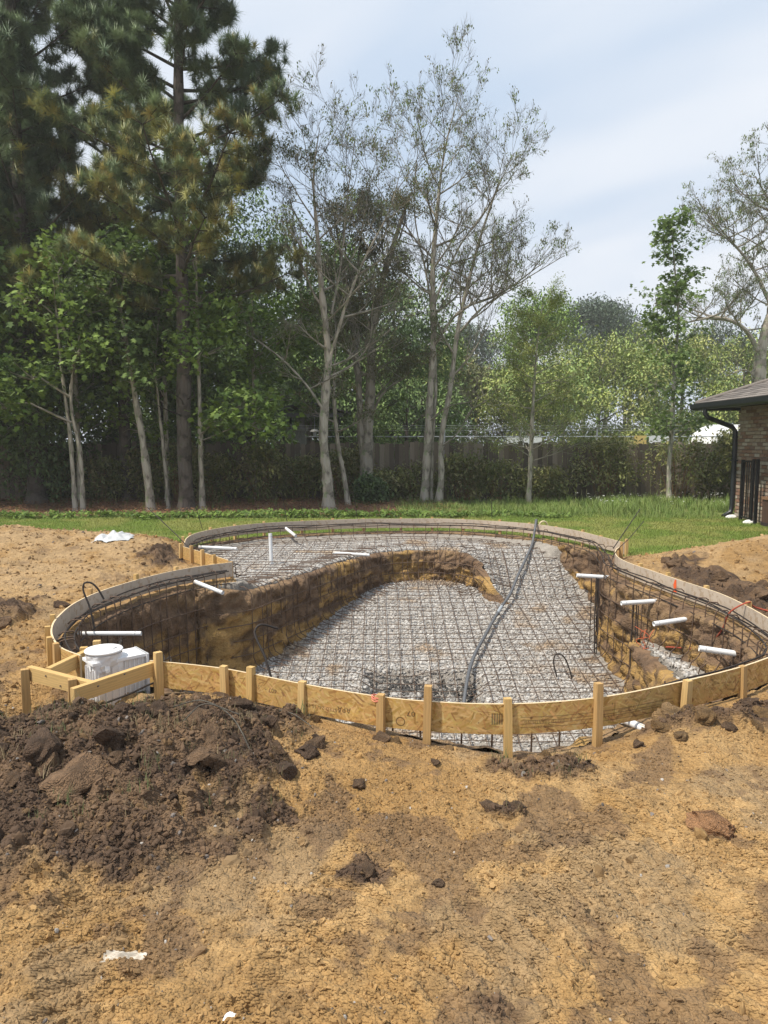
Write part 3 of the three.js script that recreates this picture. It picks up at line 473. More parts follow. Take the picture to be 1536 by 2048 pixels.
// ------------------------------------------------------------------ steel bar cage
{
  setSeed(808);
  const cage = thing('rebar_cage', 'rusty tied steel bar cage lining the whole pool excavation', 'rebar cage');
  const inset = (line, d) => line.map((p, k) => p.clone().addScaledVector(sideOf(line, k), d));
  const bar = (name, pts, r = 0.0062, m = steel) => part(name, tubeGeo(pts, r, 5), m, cage);
  const OUT = [FAR, RIGHT, FRONT, LEFT, NOTCH];
  const loop = (d, y, r) => { // beam bars that follow the rim
    for (const L of [[...FAR.slice(3, -6), ...RIGHT.slice(6), ...FRONT], LEFT.slice(2), NOTCH]) {
      const C3 = new THREE.CatmullRomCurve3(inset(L, d).filter((_, k) => k % 3 === 0), false, 'centripetal'), n = Math.ceil(C3.getLength() / 0.16), pts = C3.getSpacedPoints(n);
      pts.forEach((p, k) => { p.y = y + 0.018 * (noise(k * 0.33, d * 50 + y * 20) - 0.5) * 2; const nn = noise(k * 0.4 + 9, y * 31) - 0.5; p.x += nn * 0.02; p.z += nn * 0.02; });
      bar('beam_bar', pts, r, steelDark);
    }
  };
  loop(0.05, 0.085, 0.007); loop(0.085, 0.125, 0.007); loop(0.15, 0.115, 0.007); loop(0.16, -0.02, 0.006);
  // uprights: hooked over at the beam, down the wall, bent into the floor
  const upright = (p, n, d, top, r) => {
    const foot = p.clone().addScaledVector(n, d + 0.02), fy = insideY(foot.x + n.x * 0.12, foot.z + n.z * 0.12, 0.02) + 0.05, deep = fy < -0.35, pts = [], at = (o, y) => { const q = p.clone().addScaledVector(n, o); q.y = y; pts.push(q); };
    const j = rr(-0.012, 0.012), tp = top + rr(-0.03, 0.02);
    if (rnd() < 0.85) { at(0.03, tp - 0.03 + j); at(0.06, tp); at(d - 0.035, tp + 0.005); at(d - 0.008, tp - 0.02); } else at(d, tp + 0.02);
    at(d + j, tp - 0.09);
    if (deep) { const n0 = 4; for (let k = 1; k <= n0; k++) at(d + 0.02 * k / n0 + j, mix(tp - 0.09, fy + 0.13, k / n0)); at(d + 0.05, fy + 0.06); at(d + 0.11, fy + 0.015); at(d + 0.32, insideY(p.x + n.x * (d + 0.32), p.z + n.z * (d + 0.32)) + 0.05); }
    else { at(d + 0.01, fy + 0.04); at(d + 0.06, fy); at(d + 0.3, insideY(p.x + n.x * (d + 0.3), p.z + n.z * (d + 0.3)) + 0.05); }
    bar('upright_bar', pts, r);
  };
  const along = (L, step, d, f0 = 0, f1 = 1) => { const S = arc(L), T = S.at(-1); for (let s = T * f0 + 0.06; s < T * f1 - 0.03; s += step * rr(0.85, 1.15)) { const k = Math.min(S.findIndex((q) => q >= s), L.length - 1); upright(L[k], sideOf(L, k), d, 0.12, 0.0058); } };
  along(FAR, 0.235, 0.16); along(RIGHT, 0.19, 0.17, 0.06); along(FRONT, 0.21, 0.16); along(LEFT, 0.155, 0.17); along(NOTCH, 0.22, 0.15);
  // corner bundle of uprights where the bench starts and at the waist of the rim
  for (const [x, z, b] of [[2.66, -7.35, -0.1], [2.64, -8.6, -0.05], [2.66, -8.9, -0.05]]) for (let k = 0; k < 3; k++) { const X = x + rr(-0.05, 0.05), Z = z + rr(-0.07, 0.07); bar('corner_bar', [V(X, b, Z), V(X + rr(-0.02, 0.02), (b + floorY(z)) / 2, Z), V(X, floorY(z) + 0.02, Z)], 0.0062, steelDark); }
  // bars over the shelf edge and down its face
  const E = EDGE.map(([x, z]) => V(x, 0, z)), SE = arc(E), TE = SE.at(-1);
  for (let s = 0.05; s < TE; s += rr(0.125, 0.165)) {
    const k = SE.findIndex((q) => q >= s), p = E[k], n = sideOf(E, k), pts = [], at = (o, y) => { const q = p.clone().addScaledVector(n, o); q.y = y; pts.push(q); }, hy = highY(p.x - n.x * 0.1, p.z - n.z * 0.1) + 0.05, fy = floorY(p.z) + 0.05; if (hy - fy < 0.12) continue;
    const j = rr(-0.015, 0.015); at(-0.35, highY(p.x - n.x * 0.35, p.z - n.z * 0.35) + 0.05); at(0.03, hy + 0.03 + j); at(0.11, hy + 0.0); at(0.145, hy - 0.06); at(0.155 + j, (hy + fy) / 2); at(0.165, fy + 0.1); at(0.2, fy + 0.03); at(0.27, fy); at(0.5, floorY(p.z + n.z * 0.5) + 0.05); bar('shelf_edge_bar', pts, 0.0058);
  }
  // level bars along the wall faces
  const level = (line, d, y, r = 0.006) => { const pts = []; const flush = () => { if (pts.length > 4) bar('wall_bar', catmull(pts.filter((_, k) => k % 2 === 0 || k === pts.length - 1), Math.max(6, pts.length >> 1)), r); pts.length = 0; };
    line.forEach((p, k) => { const q = p.clone().addScaledVector(sideOf(line, k), d); q.y = y + 0.02 * (noise(k * 0.13, y * 40) - 0.5); insideY(q.x, q.z, 0.02) < y - 0.04 ? pts.push(q) : flush(); }); flush(); };
  for (const y of [-0.25, -0.46, -0.67, -0.88, -1.09, -1.3]) { level(LEFT, 0.2, y); level(RIGHT.slice(8), 0.2, y); level(FRONT, 0.2, y); }
  for (const y of [-0.33, -0.5, -0.68, -0.86]) level([V(-1.95, 0, -8.02), ...E], 0.17, y);
  // mats on floor, ramp, shelf and bench
  const mat = (axis, step, ok, y, wob, name) => {
    for (let a = -13.4; a < 4; a += step) {
      let pts = []; const off = rr(-0.02, 0.02), ph = rnd() * 9, flush = () => { if (pts.length > 3) { const c = []; for (let k = 0; k < pts.length; k += 2) c.push(pts[k]); if (c.at(-1) !== pts.at(-1)) c.push(pts.at(-1)); bar(name, c, 0.0044); } pts = []; };
      for (let b = axis ? -3.2 : -13.2; b < (axis ? 3.4 : -4); b += 0.075) {
        const w = wob * (noise(b * 0.9 + ph, a * 3) - 0.5), x = axis ? b : a + off + w, z = axis ? a + off + w : b;
        ok(x, z) ? pts.push(V(x, y(x, z) + 0.055 + 0.03 * (noise(x * 3 + a, z * 3) - 0.3), z)) : flush();
      }
      flush();
    }
  };
  const floorOk = (x, z) => poolD(x, z) > 0.26 && z < -6.2 && (deepD(x, z) > 0.22 || (x > 1.75 && z < -10.2)) && !(x > 2.6 && benchD(x, z) > -0.12);
  mat(0, 0.16, floorOk, (x, z) => insideY(x, z, 0.0), 0.05, 'floor_bar'); mat(1, 0.16, floorOk, (x, z) => insideY(x, z, 0.0), 0.05, 'cross_bar');
  const shelfOk = (x, z) => poolD(x, z) > 0.2 && deepD(x, z) < 0.03 && x < 1.95;
  mat(0, 0.21, shelfOk, (x, z) => highY(x, z), 0.06, 'shelf_bar'); mat(1, 0.21, shelfOk, (x, z) => highY(x, z), 0.06, 'shelf_cross_bar');
  const benchOk = (x, z) => poolD(x, z) > 0.15 && benchD(x, z) > 0.05; mat(1, 0.2, benchOk, () => -0.5, 0.04, 'bench_bar');
  console.log('cage bars', cage.children.length);
  // loose rods that stand out of the cage
  const rod = (label, pts, r = 0.007, group) => { const c = catmull(pts.map((q) => V(...q)), 24, 0.5); solid('steel_rod', tubeGeo(c, r, 6), steelDark, label, 'steel rod', group); };
  rod('hooked steel rod rising above the curved form near the skimmer', [[-2.48, 0.02, -5.95], [-2.52, 0.2, -5.97], [-2.58, 0.36, -5.99], [-2.57, 0.41, -6.0], [-2.52, 0.41, -6.01], [-2.47, 0.36, -6.02], [-2.42, 0.26, -6.03]], 0.0085);
  rod('bent steel rod propped against the inside of the front form', [[-0.72, 0.02, -4.5], [-0.78, 0.2, -4.55], [-0.86, 0.36, -4.62], [-0.83, 0.4, -4.64], [-0.72, 0.36, -4.7]], 0.008);
  rod('long straight steel rod leaning out past the end of the short form', [[-2.6, 0.1, -9.6], [-2.95, 0.34, -9.9], [-3.45, 0.66, -10.3]], 0.007);
  rod('long straight steel rod leaning over the lawn from the marked form', [[3.05, 0.2, -9.35], [3.3, 0.36, -9.7], [3.75, 0.63, -10.35]], 0.007);
  rod('thin bowed steel rod rising inside the waist of the marked form', [[2.72, 0.1, -8.45], [2.82, 0.24, -8.6], [3.15, 0.4, -9.0], [3.5, 0.55, -9.5]], 0.005);
  rod('steel rod looped over itself in the gravel of the pool floor', [[1.98, -1.07, -7.9], [1.95, -0.9, -7.95], [1.98, -0.82, -7.97], [2.06, -0.84, -7.97], [2.13, -0.98, -7.95], [2.16, -1.1, -7.93]], 0.009);
  for (const [x, z, h, a] of [[-3.6, -13.4, 0.55, 0.2], [-2.05, -14.2, 0.6, 0.14], [-0.62, -14.3, 0.6, 0.12], [2.35, -15.6, 0.42, 0.05]]) rod('pale hooked rod pin standing in the grass behind the far form', [[x + a, -0.25, z], [x, h - 0.06, z], [x - 0.03, h, z], [x - 0.09, h - 0.02, z], [x - 0.1, h - 0.16, z]], 0.006, 'hooked pins in the grass');
}

// ------------------------------------------------------------------ pipes
{
  setSeed(61);
  const pipe = (label, a, b, r = 0.03) => {
    const A = V(...a), B = V(...b), d = V().subVectors(B, A).normalize(), L = A.distanceTo(B), root = thing('plastic_pipe', label, 'pipe', a);
    r *= 0.86; root.quaternion.setFromUnitVectors(UP, d);
    const prof = [[r * 0.82, 0.012], [r * 0.82, 0], [r, 0], [r, L], [r * 0.86, L + 0.0], [r * 0.82, L - 0.02]].map(([x, y]) => new THREE.Vector2(x, y));
    part('tube', new THREE.LatheGeometry(prof, 18).toNonIndexed(), pvc, root).geometry.computeVertexNormals();
    part('end_cap', new THREE.CircleGeometry(r * 0.83, 18).rotateX(-Math.PI / 2).translate(0, L - 0.012, 0), MS({ color: C(0.66, 0.67, 0.68), roughness: 0.5 }), root);
    const ring = new THREE.TorusGeometry(r * 1.0, 0.0022, 6, 18).rotateX(Math.PI / 2).translate(0, L - 0.05, 0); part('coupling_mark', ring, MS({ color: C(0.3, 0.3, 0.32), roughness: 0.6 }), root);
  };
  pipe('white pipe stub standing out of the dark wall beside the skimmer', [-2.62, -0.02, -5.95], [-2.08, -0.02, -5.95], 0.022);
  pipe('white pipe stub slanting out below the end of the curved form', [-2.08, 0.08, -7.7], [-1.72, 0.01, -7.45], 0.026);
  pipe('white pipe stub lying below the far form near the short form', [-2.78, 0.04, -10.55], [-2.2, 0.02, -10.5], 0.028);
  pipe('upright white pipe standing in the shelf gravel', [-1.62, -0.22, -10.1], [-1.64, 0.3, -10.15], 0.031);
  pipe('very short white pipe stub under the far form behind the upright pipe', [-1.72, 0.1, -12.35], [-1.5, 0.02, -11.95], 0.03);
  pipe('white pipe stub pointing over the shelf edge into the deep part', [-0.78, -0.08, -10.75], [-0.22, -0.1, -10.65], 0.026);
  pipe('white pipe stub at the waist of the marked form over gravel', [2.84, -0.05, -8.6], [2.38, -0.03, -8.65], 0.028);
  pipe('upper white pipe stub crossing the dark wall below the marked form', [3.0, -0.06, -7.4], [2.5, -0.08, -7.35], 0.028);
  pipe('white pipe stub below the orange paint mark', [2.98, -0.09, -6.75], [2.58, -0.12, -6.65], 0.028);
  pipe('white pipe stub jutting out above the gravel bench', [3.08, -0.16, -5.75], [2.66, -0.12, -5.85], 0.03);
  pipe('white pipe stub coming out under the front form onto the clods', [1.35, -0.02, -4.2], [1.52, -0.02, -3.86], 0.026);
  pipe('small white pipe end at the foot of the bench wall', [2.62, -1.12, -7.0], [2.72, -0.98, -6.95], 0.02);
}
// ------------------------------------------------------------------ grey conduit hose over the far rim down to the sump
{
  const pts = [[2.68, 0.02, -12.35], [2.66, 0.22, -12.3], [2.62, 0.26, -12.15], [2.57, 0.16, -11.98], [2.51, -0.06, -11.86], [2.28, -0.24, -11.25], [2.08, -0.44, -10.85], [1.87, -0.64, -10.36], [1.67, -0.72, -9.9], [1.46, -0.81, -9.38], [1.27, -0.87, -8.83], [1.11, -0.93, -8.39], [1.0, -1.0, -8.03], [0.93, -1.08, -7.75], [0.86, -1.25, -7.45]].map((p) => V(...p));
  const c = catmull(pts, 220), root = thing('conduit_hose', 'grey ribbed hose draped from the far form across the gravel to the sump', 'hose');
  part('hose', new GB().tube(c, c.map((_, k) => 0.020 + (k % 2 ? 0.0022 : 0)), 9).geo(), MS({ color: C(0.11, 0.115, 0.125), roughness: 0.5 }), root);
  part('joint_tape', tubeGeo(c.slice(118, 128), 0.025, 9), MS({ color: C(0.32, 0.35, 0.38), roughness: 0.6 }), root);
  const coil = []; for (let k = 0; k <= 40; k++) { const a = k / 40 * Math.PI * 3.4; coil.push(V(2.76 + 0.075 * Math.cos(a), 0.14 + 0.10 * Math.sin(a), -12.24 + 0.0012 * k)); }
  solid('cable_coil', tubeGeo(coil, 0.012, 7), MS({ color: C(0.6, 0.5, 0.33), roughness: 0.8 }), 'small pale coil of cable hung on the far form beside the hose', 'cable');
  // orange twine, red cable, string on a stake
  setSeed(9); const tw = new GB();
  for (let n = 0; n < 4; n++) { const p = []; for (let k = 0; k < 6; k++) p.push(V(2.68 + rr(-0.09, 0.09) + n * 0.01, -0.32 - k * 0.075 + rr(-0.02, 0.02), -7.2 + rr(-0.09, 0.09))); tw.tube(catmull(p, 28), 0.003, 5); }
  solid('orange_twine', tw.geo(), MS({ color: C(0.62, 0.13, 0.05), roughness: 0.7 }), 'tangle of orange twine hanging on the bars by the bench', 'twine');
  solid('red_cable', tubeGeo(catmull([[2.85, -0.45, -7.0], [3.0, -0.3, -6.5], [3.02, -0.05, -6.2], [3.03, 0.13, -6.1], [3.16, 0.23, -6.05], [3.3, 0.15, -6.2], [3.55, 0.1, -6.1], [4.1, 0.1, -5.7]].map((p) => V(...p)), 50), 0.008, 6), MS({ color: C(0.36, 0.07, 0.035), roughness: 0.7 }), 'thin red cable looping over the marked form to the dirt', 'cable');
  const st = []; for (let k = 0; k <= 60; k++) { const a = k / 60 * Math.PI * 9; st.push(V(-0.035 + 0.034 * Math.cos(a), 0.185 + 0.0004 * k + 0.004 * Math.sin(a * 2.3), -3.838 + 0.032 * Math.sin(a))); }
  solid('string_wrap', tubeGeo(st, 0.0024, 5), MS({ color: C(0.75, 0.25, 0.17), roughness: 0.8 }), 'pink string wound round the top of a front form stake', 'string');
}
// ------------------------------------------------------------------ skimmer in its timber frame
{
  const root = thing('skimmer_box', 'white plastic skimmer box with taped round lid inside timber frame', 'skimmer', [-1.845, -0.235, -4.56], 0.72);
  root.scale.set(0.9, 1.04, 0.9);
  const W = MS({ color: C(0.74, 0.745, 0.76), roughness: 0.42 }), W2 = MS({ color: C(0.82, 0.82, 0.83), roughness: 0.5 });
  const b = new GB(); b.box(0, 0.2, 0.0, 0.20, 0.4, 0.20); part('body', b.geo(), W, root);
  const th = new GB(); th.box(0.17, 0.285, 0, 0.2, 0.23, 0.17); th.box(0.28, 0.285, 0, 0.016, 0.27, 0.24); part('throat', th.geo(), W, root);
  for (let k = 0; k < 6; k++) { part('rib', new GB().box(0.085 + k * 0.033, 0.285, 0.092, 0.006, 0.22, 0.014).geo(), W2, root); }
  for (let k = 0; k < 4; k++) { part('rib', new GB().box(-0.08 + k * 0.05, 0.19, 0.106, 0.006, 0.36, 0.012).geo(), W2, root); part('rib', new GB().box(-0.106, 0.19, -0.08 + k * 0.05, 0.012, 0.36, 0.006).geo(), W2, root); }
  part('top_deck', new GB().box(0.08, 0.411, 0, 0.40, 0.018, 0.215).geo(), W2, root);
  part('collar', new THREE.LatheGeometry([[0.1, 0.405], [0.122, 0.425], [0.117, 0.45], [0.125, 0.468]].map((p) => new THREE.Vector2(...p)), 40), W, root);
  const lid = part('lid', new THREE.LatheGeometry([[0, 0.4825], [0.09, 0.482], [0.128, 0.478], [0.134, 0.472], [0.132, 0.462], [0.12, 0.46]].map((p) => new THREE.Vector2(...p)), 48), W2, root);
  part('finger_slot', new GB().box(0.06, 0.4835, 0.06, 0.035, 0.003, 0.012, 0.6).geo(), MS({ color: C(0.25, 0.25, 0.27), roughness: 0.6 }), lid);
  const tp = new THREE.CylinderGeometry(0.128, 0.116, 0.07, 48, 8, true), p = tp.attributes.position; for (let i = 0; i < p.count; i++) { const a = Math.atan2(p.getZ(i), p.getX(i)), r = 1 + 0.09 * (noise(a * 5 + 20, p.getY(i) * 50 + 9) - 0.5); p.setX(i, p.getX(i) * r); p.setZ(i, p.getZ(i) * r); } tp.translate(0, 0.42, 0); tp.computeVertexNormals(); part('tape', tp, MS({ color: C(0.72, 0.72, 0.73), roughness: 0.3, side: THREE.DoubleSide }), root);
  setSeed(15); for (let k = 0; k < 8; k++) { const q = part('tape_flap', new THREE.PlaneGeometry(0.035, 0.05, 2, 3), MS({ color: C(0.8, 0.8, 0.8), roughness: 0.35, side: THREE.DoubleSide }), root), a = rr(1.4, 3.6); q.position.set(0.118 * Math.cos(a), 0.385 + rr(-0.015, 0.01), 0.118 * Math.sin(a)); q.rotation.set(rr(-0.4, 0.4), Math.PI / 2 - a + rr(-0.5, 0.5), rr(-0.3, 0.3)); }
  // frame
  const fr = thing('timber_frame', 'pale lumber frame of rails and posts round the skimmer', 'frame');
  const rail = (a, b2, y, name = 'rail') => { const dx = b2[0] - a[0], dz = b2[1] - a[1], L = Math.hypot(dx, dz); part(name, new GB().box(0, 0, 0, L, 0.089, 0.038).geo(), lumber, fr); const m = fr.children.at(-1); m.position.set((a[0] + b2[0]) / 2, y - 0.0445, (a[1] + b2[1]) / 2); m.rotation.y = -Math.atan2(dz, dx); };
  rail([-2.26, -4.40], [-1.715, -4.09], 0.195); rail([-1.80, -3.975], [-1.495, -4.47], 0.2); rail([-2.12, -4.365], [-2.035, -4.79], 0.195);
  for (const [x, z, t, a] of [[-2.265, -4.355, 0.19, 0.52], [-1.865, -4.125, 0.205, 0.52], [-1.455, -4.455, 0.27, 0.75], [-2.08, -4.80, 0.2, 0.2], [-1.975, -4.77, 0.255, 0.2]]) { const m = part('post', stakeGeo(0.62, 0.05, 0.042), pick(stakeWoods), fr); m.position.set(x, t - 0.62, z); m.rotation.y = a; }
  setSeed(3); const nm = MS({ color: C(0.18, 0.15, 0.13), metalness: 0.5, roughness: 0.5 }); for (const [x, y, z] of [[-2.1, 0.17, -4.287], [-1.98, 0.13, -4.218], [-1.70, 0.17, -4.1], [-1.6, 0.19, -4.26]]) { const q = part('nail', new THREE.CylinderGeometry(0.005, 0.005, 0.012, 8), nm, fr); q.position.set(x, y, z); q.rotation.x = Math.PI / 2; }
  solid('steel_rod', tubeGeo(catmull([[-1.86, -0.02, -4.16], [-1.62, 0.03, -4.33], [-1.45, 0.06, -4.52], [-1.0, 0.05, -4.56]].map((q) => V(...q)), 20), 0.007, 6), steelDark, 'thin steel rod passing in front of the skimmer box', 'steel rod');
}
// ------------------------------------------------------------------ litter on the ground
{
  setSeed(23);
  const crumple = (name, label, x, z, s, c, flat) => { const g = new THREE.PlaneGeometry(1, 1, 26, 20).rotateX(-Math.PI / 2), p = g.attributes.position; for (let i = 0; i < p.count; i++) { const u = p.getX(i), v = p.getZ(i), k = 1 + 0.4 * (noise(u * 4 + x, v * 4 + z) - 0.5), e = Math.max(0, 1 - 3.4 * (u * u + v * v)), X = x + u * s * k, Z = z + v * s * flat * k; p.setXYZ(i, X, fullY(X, Z) + s * (0.02 + 0.26 * e * Math.pow(fbm(u * 7 + x * 3, v * 7 + 4, 4), 1.3)), Z); } g.computeVertexNormals(); solid(name, g, MS({ color: C(...c), roughness: 0.45, side: THREE.DoubleSide }), label, 'plastic'); };
  crumple('plastic_sheet', 'crumpled white plastic sheet on the pale dirt mound', -3.85, -10.0, 0.5, [0.5, 0.51, 0.52], 0.75);
  crumple('plastic_scrap', 'torn white plastic scrap half buried in the clay', -0.82, -2.08, 0.13, [0.46, 0.41, 0.34], 0.3);
  crumple('plastic_scrap', 'tiny bright white plastic scrap on the trampled clay', -0.435, -1.85, 0.035, [0.8, 0.8, 0.8], 0.6);
}
console.log('site done');

// ------------------------------------------------------------------ house corner
{
  const WX = 7.75, WZ = -15.6, EAVE = 2.33;     // far corner of the side wall; the house runs on towards the street, out of the frame
  const house = thing('brick_house', 'brick house with brown shingle roof and dark gutter beside the lawn', 'house');
  const mortar = MS({ color: C(0.42, 0.345, 0.28), roughness: 0.95, map: panelTex });
  part('wall', new GB().box(WX + 4.02, 1.13, WZ + 5.5, 8, 2.46, 11).geo(), mortar, house);
  setSeed(70);
  const bg = new THREE.BoxGeometry(0.06, 0.06, 0.198), bgh = new THREE.BoxGeometry(0.06, 0.06, 0.096);
  const brickMats = [[0.34, 0.2, 0.14], [0.42, 0.31, 0.235], [0.5, 0.42, 0.34], [0.28, 0.19, 0.15], [0.6, 0.54, 0.46], [0.38, 0.24, 0.17], [0.48, 0.39, 0.31]].map((c) => MS({ color: C(...c), map: panelTex, roughness: 0.9 }));
  for (let r = 0; r < 31; r++) for (let k = 0; k < 9; k++) {
    const y = -0.06 + r * 0.077, z = WZ + 0.1 + k * 0.209 + (r % 2 ? 0 : 0.106);
    if (k === 0 && r % 2 === 0) { const h = part('brick', bgh, pick(brickMats), house); h.position.set(WX + 0.012 + rr(-0.004, 0.003), y, WZ + 0.048); }
    const b = part('brick', bg, pick(brickMats), house); b.position.set(WX + 0.012 + rr(-0.004, 0.003), y, z);
  }
  const ex = 7.02, ez = -16.2, deck = new GB(), rise = 0.40, D = 4.6, e0 = EAVE + 0.12;
  const quad = (...ps) => { const [a, b, c] = ps, n = V().crossVectors(V().subVectors(b, a), V().subVectors(c, a)).normalize(); if (n.y < 0) n.negate(); const q = ps.map((p) => deck.v(p.x, p.y - 0.02, p.z, n.x, n.y, n.z, p.x, p.z)); deck.tri(q[0], q[1], q[2]); if (q[3] !== undefined) deck.tri(q[0], q[2], q[3]); };
  quad(V(ex, e0, ez), V(ex + D, e0 + rise * D, ez + D), V(ex + D, e0 + rise * D, ez + 12), V(ex, e0, ez + 12)); quad(V(ex, e0, ez), V(ex + 2 * D, e0, ez), V(ex + D, e0 + rise * D, ez + D));
  quad(V(ex + 2 * D, e0, ez), V(ex + 2 * D, e0, ez + 12), V(ex + D, e0 + rise * D, ez + 12), V(ex + D, e0 + rise * D, ez + D));
  const roof = part('roof', deck.geo(), MS({ color: C(0.13, 0.10, 0.085), roughness: 0.95, side: THREE.DoubleSide }), house);
  const shing = [[0.25, 0.222, 0.205], [0.205, 0.182, 0.168], [0.29, 0.26, 0.24], [0.175, 0.157, 0.147]].map((c) => MS({ color: C(...c), map: soilColour, roughness: 1 })), sg = new THREE.BoxGeometry(0.17, 0.014, 0.325), slope = Math.atan(rise);
  for (let r = 0; r < 14; r++) for (let k = 0; k < 16; k++) {
    const run = 0.07 + r * 0.133, z = ez + run + 0.17 + k * 0.33 + (r % 3) * 0.11; if (z > ez + 5.2) continue;
    const m = part('shingle', sg, pick(shing), roof); m.position.set(ex + run, e0 + run * rise + 0.008, z); m.rotation.z = slope - 0.06;
  }
  part('hip_cap', new GB().tube([V(ex + 0.02, e0 + 0.02, ez + 0.02), V(ex + D, e0 + 0.02 + rise * D, ez + D)], 0.05, 6).geo(), shing[0], roof);
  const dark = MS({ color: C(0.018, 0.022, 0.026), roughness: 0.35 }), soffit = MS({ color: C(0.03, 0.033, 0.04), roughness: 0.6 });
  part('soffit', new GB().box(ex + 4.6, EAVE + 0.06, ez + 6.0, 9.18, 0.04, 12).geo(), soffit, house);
  const gs = new THREE.Shape(); [[0, 0], [-0.085, 0], [-0.118, 0.04], [-0.125, 0.13], [-0.112, 0.13], [-0.1, 0.04], [-0.012, 0.014], [-0.012, 0.13], [0, 0.13]].forEach(([x, y], k) => k ? gs.lineTo(x, y) : gs.moveTo(x, y));
  const gut = part('gutter', new THREE.ExtrudeGeometry(gs, { depth: 12, bevelEnabled: false }), dark, house); gut.position.set(ex + 0.01, EAVE - 0.02, ez);
  part('fascia', new GB().box(ex + 4.6, EAVE + 0.05, ez - 0.012, 9.2, 0.15, 0.02).geo(), dark, house);
  const dsp = part('downspout', new GB().tube([V(ex - 0.05, EAVE + 0.02, -15.55), V(ex - 0.05, EAVE - 0.12, -15.55), V(ex + 0.02, EAVE - 0.2, -15.56), V(WX - 0.15, EAVE - 0.40, -15.6), V(WX - 0.075, EAVE - 0.5, -15.6), V(WX - 0.075, 0.2, -15.6), V(WX - 0.1, 0.06, -15.6), V(WX - 0.28, -0.03, -15.55)], 0.052, 8).geo(), dark, house);
  part('strap', new GB().box(WX - 0.07, 1.2, -15.6, 0.12, 0.03, 0.125).geo(), soffit, dsp);
  const win = part('window', new GB().box(WX + 0.0, 1.25, WZ + 1.85, 0.1, 1.6, 0.9).geo(), MS({ color: C(0.01, 0.012, 0.018), roughness: 0.08 }), house);
  part('window_sill', new GB().box(WX - 0.07, 0.42, WZ + 1.85, 0.14, 0.07, 1.0).geo(), MS({ color: C(0.16, 0.09, 0.06), roughness: 0.8 }), win);
  const gate = thing('metal_gate', 'black metal gate standing open against the brick wall', 'gate');
  const iron = MS({ color: C(0.012, 0.012, 0.014), roughness: 0.5, metalness: 0.3 });
  part('post', new GB().box(7.6, 0.56, -15.05, 0.055, 1.34, 0.055).geo(), iron, gate); for (let k = 1; k < 5; k++) part('bar', new GB().box(mix(7.6, 7.5, k / 5), 0.6, mix(-15.05, -14.42, k / 5), 0.014, 1.18, 0.014).geo(), iron, gate); part('post', new GB().box(7.5, 0.56, -14.42, 0.045, 1.4, 0.045).geo(), iron, gate); part('post', new GB().box(7.52, 0.56, -14.3, 0.055, 1.4, 0.055).geo(), iron, gate);
  part('rail', new GB().box(7.55, 1.2, -14.73, 0.03, 0.03, 0.6, -0.16).geo(), iron, gate); part('rail', new GB().box(7.55, 0.03, -14.73, 0.03, 0.03, 0.6, -0.16).geo(), iron, gate);
  const crate = thing('planter_box', 'dark brown wooden box under the house window', 'box'); part('panel', new GB().box(WX - 0.13, 0.22, WZ + 1.75, 0.2, 0.52, 0.4).geo(), MS({ color: C(0.09, 0.05, 0.035), map: woodTex, roughness: 0.8 }), crate); part('rim', new GB().box(WX - 0.13, 0.5, WZ + 1.75, 0.24, 0.05, 0.44).geo(), MS({ color: C(0.28, 0.16, 0.09), map: woodTex, roughness: 0.8 }), crate); part('rim', new GB().box(WX - 0.13, -0.02, WZ + 1.75, 0.23, 0.08, 0.43).geo(), MS({ color: C(0.03, 0.02, 0.02), roughness: 0.8 }), crate);
  const st = rockGeo(2, 4, 0.2); for (const [x, z, l] of [[WX - 0.2, WZ + 0.2, 'white stone in the grass under the downspout'], [WX - 0.3, WZ + 1.15, 'white stone at the foot of the black gate']]) { const m = solid('white_stone', st, MS({ color: C(0.75, 0.74, 0.72), roughness: 0.8 }), l, 'stone', undefined, [x, groundY(x, z) + 0.04, z]); m.scale.set(0.11, 0.08, 0.08); }
}
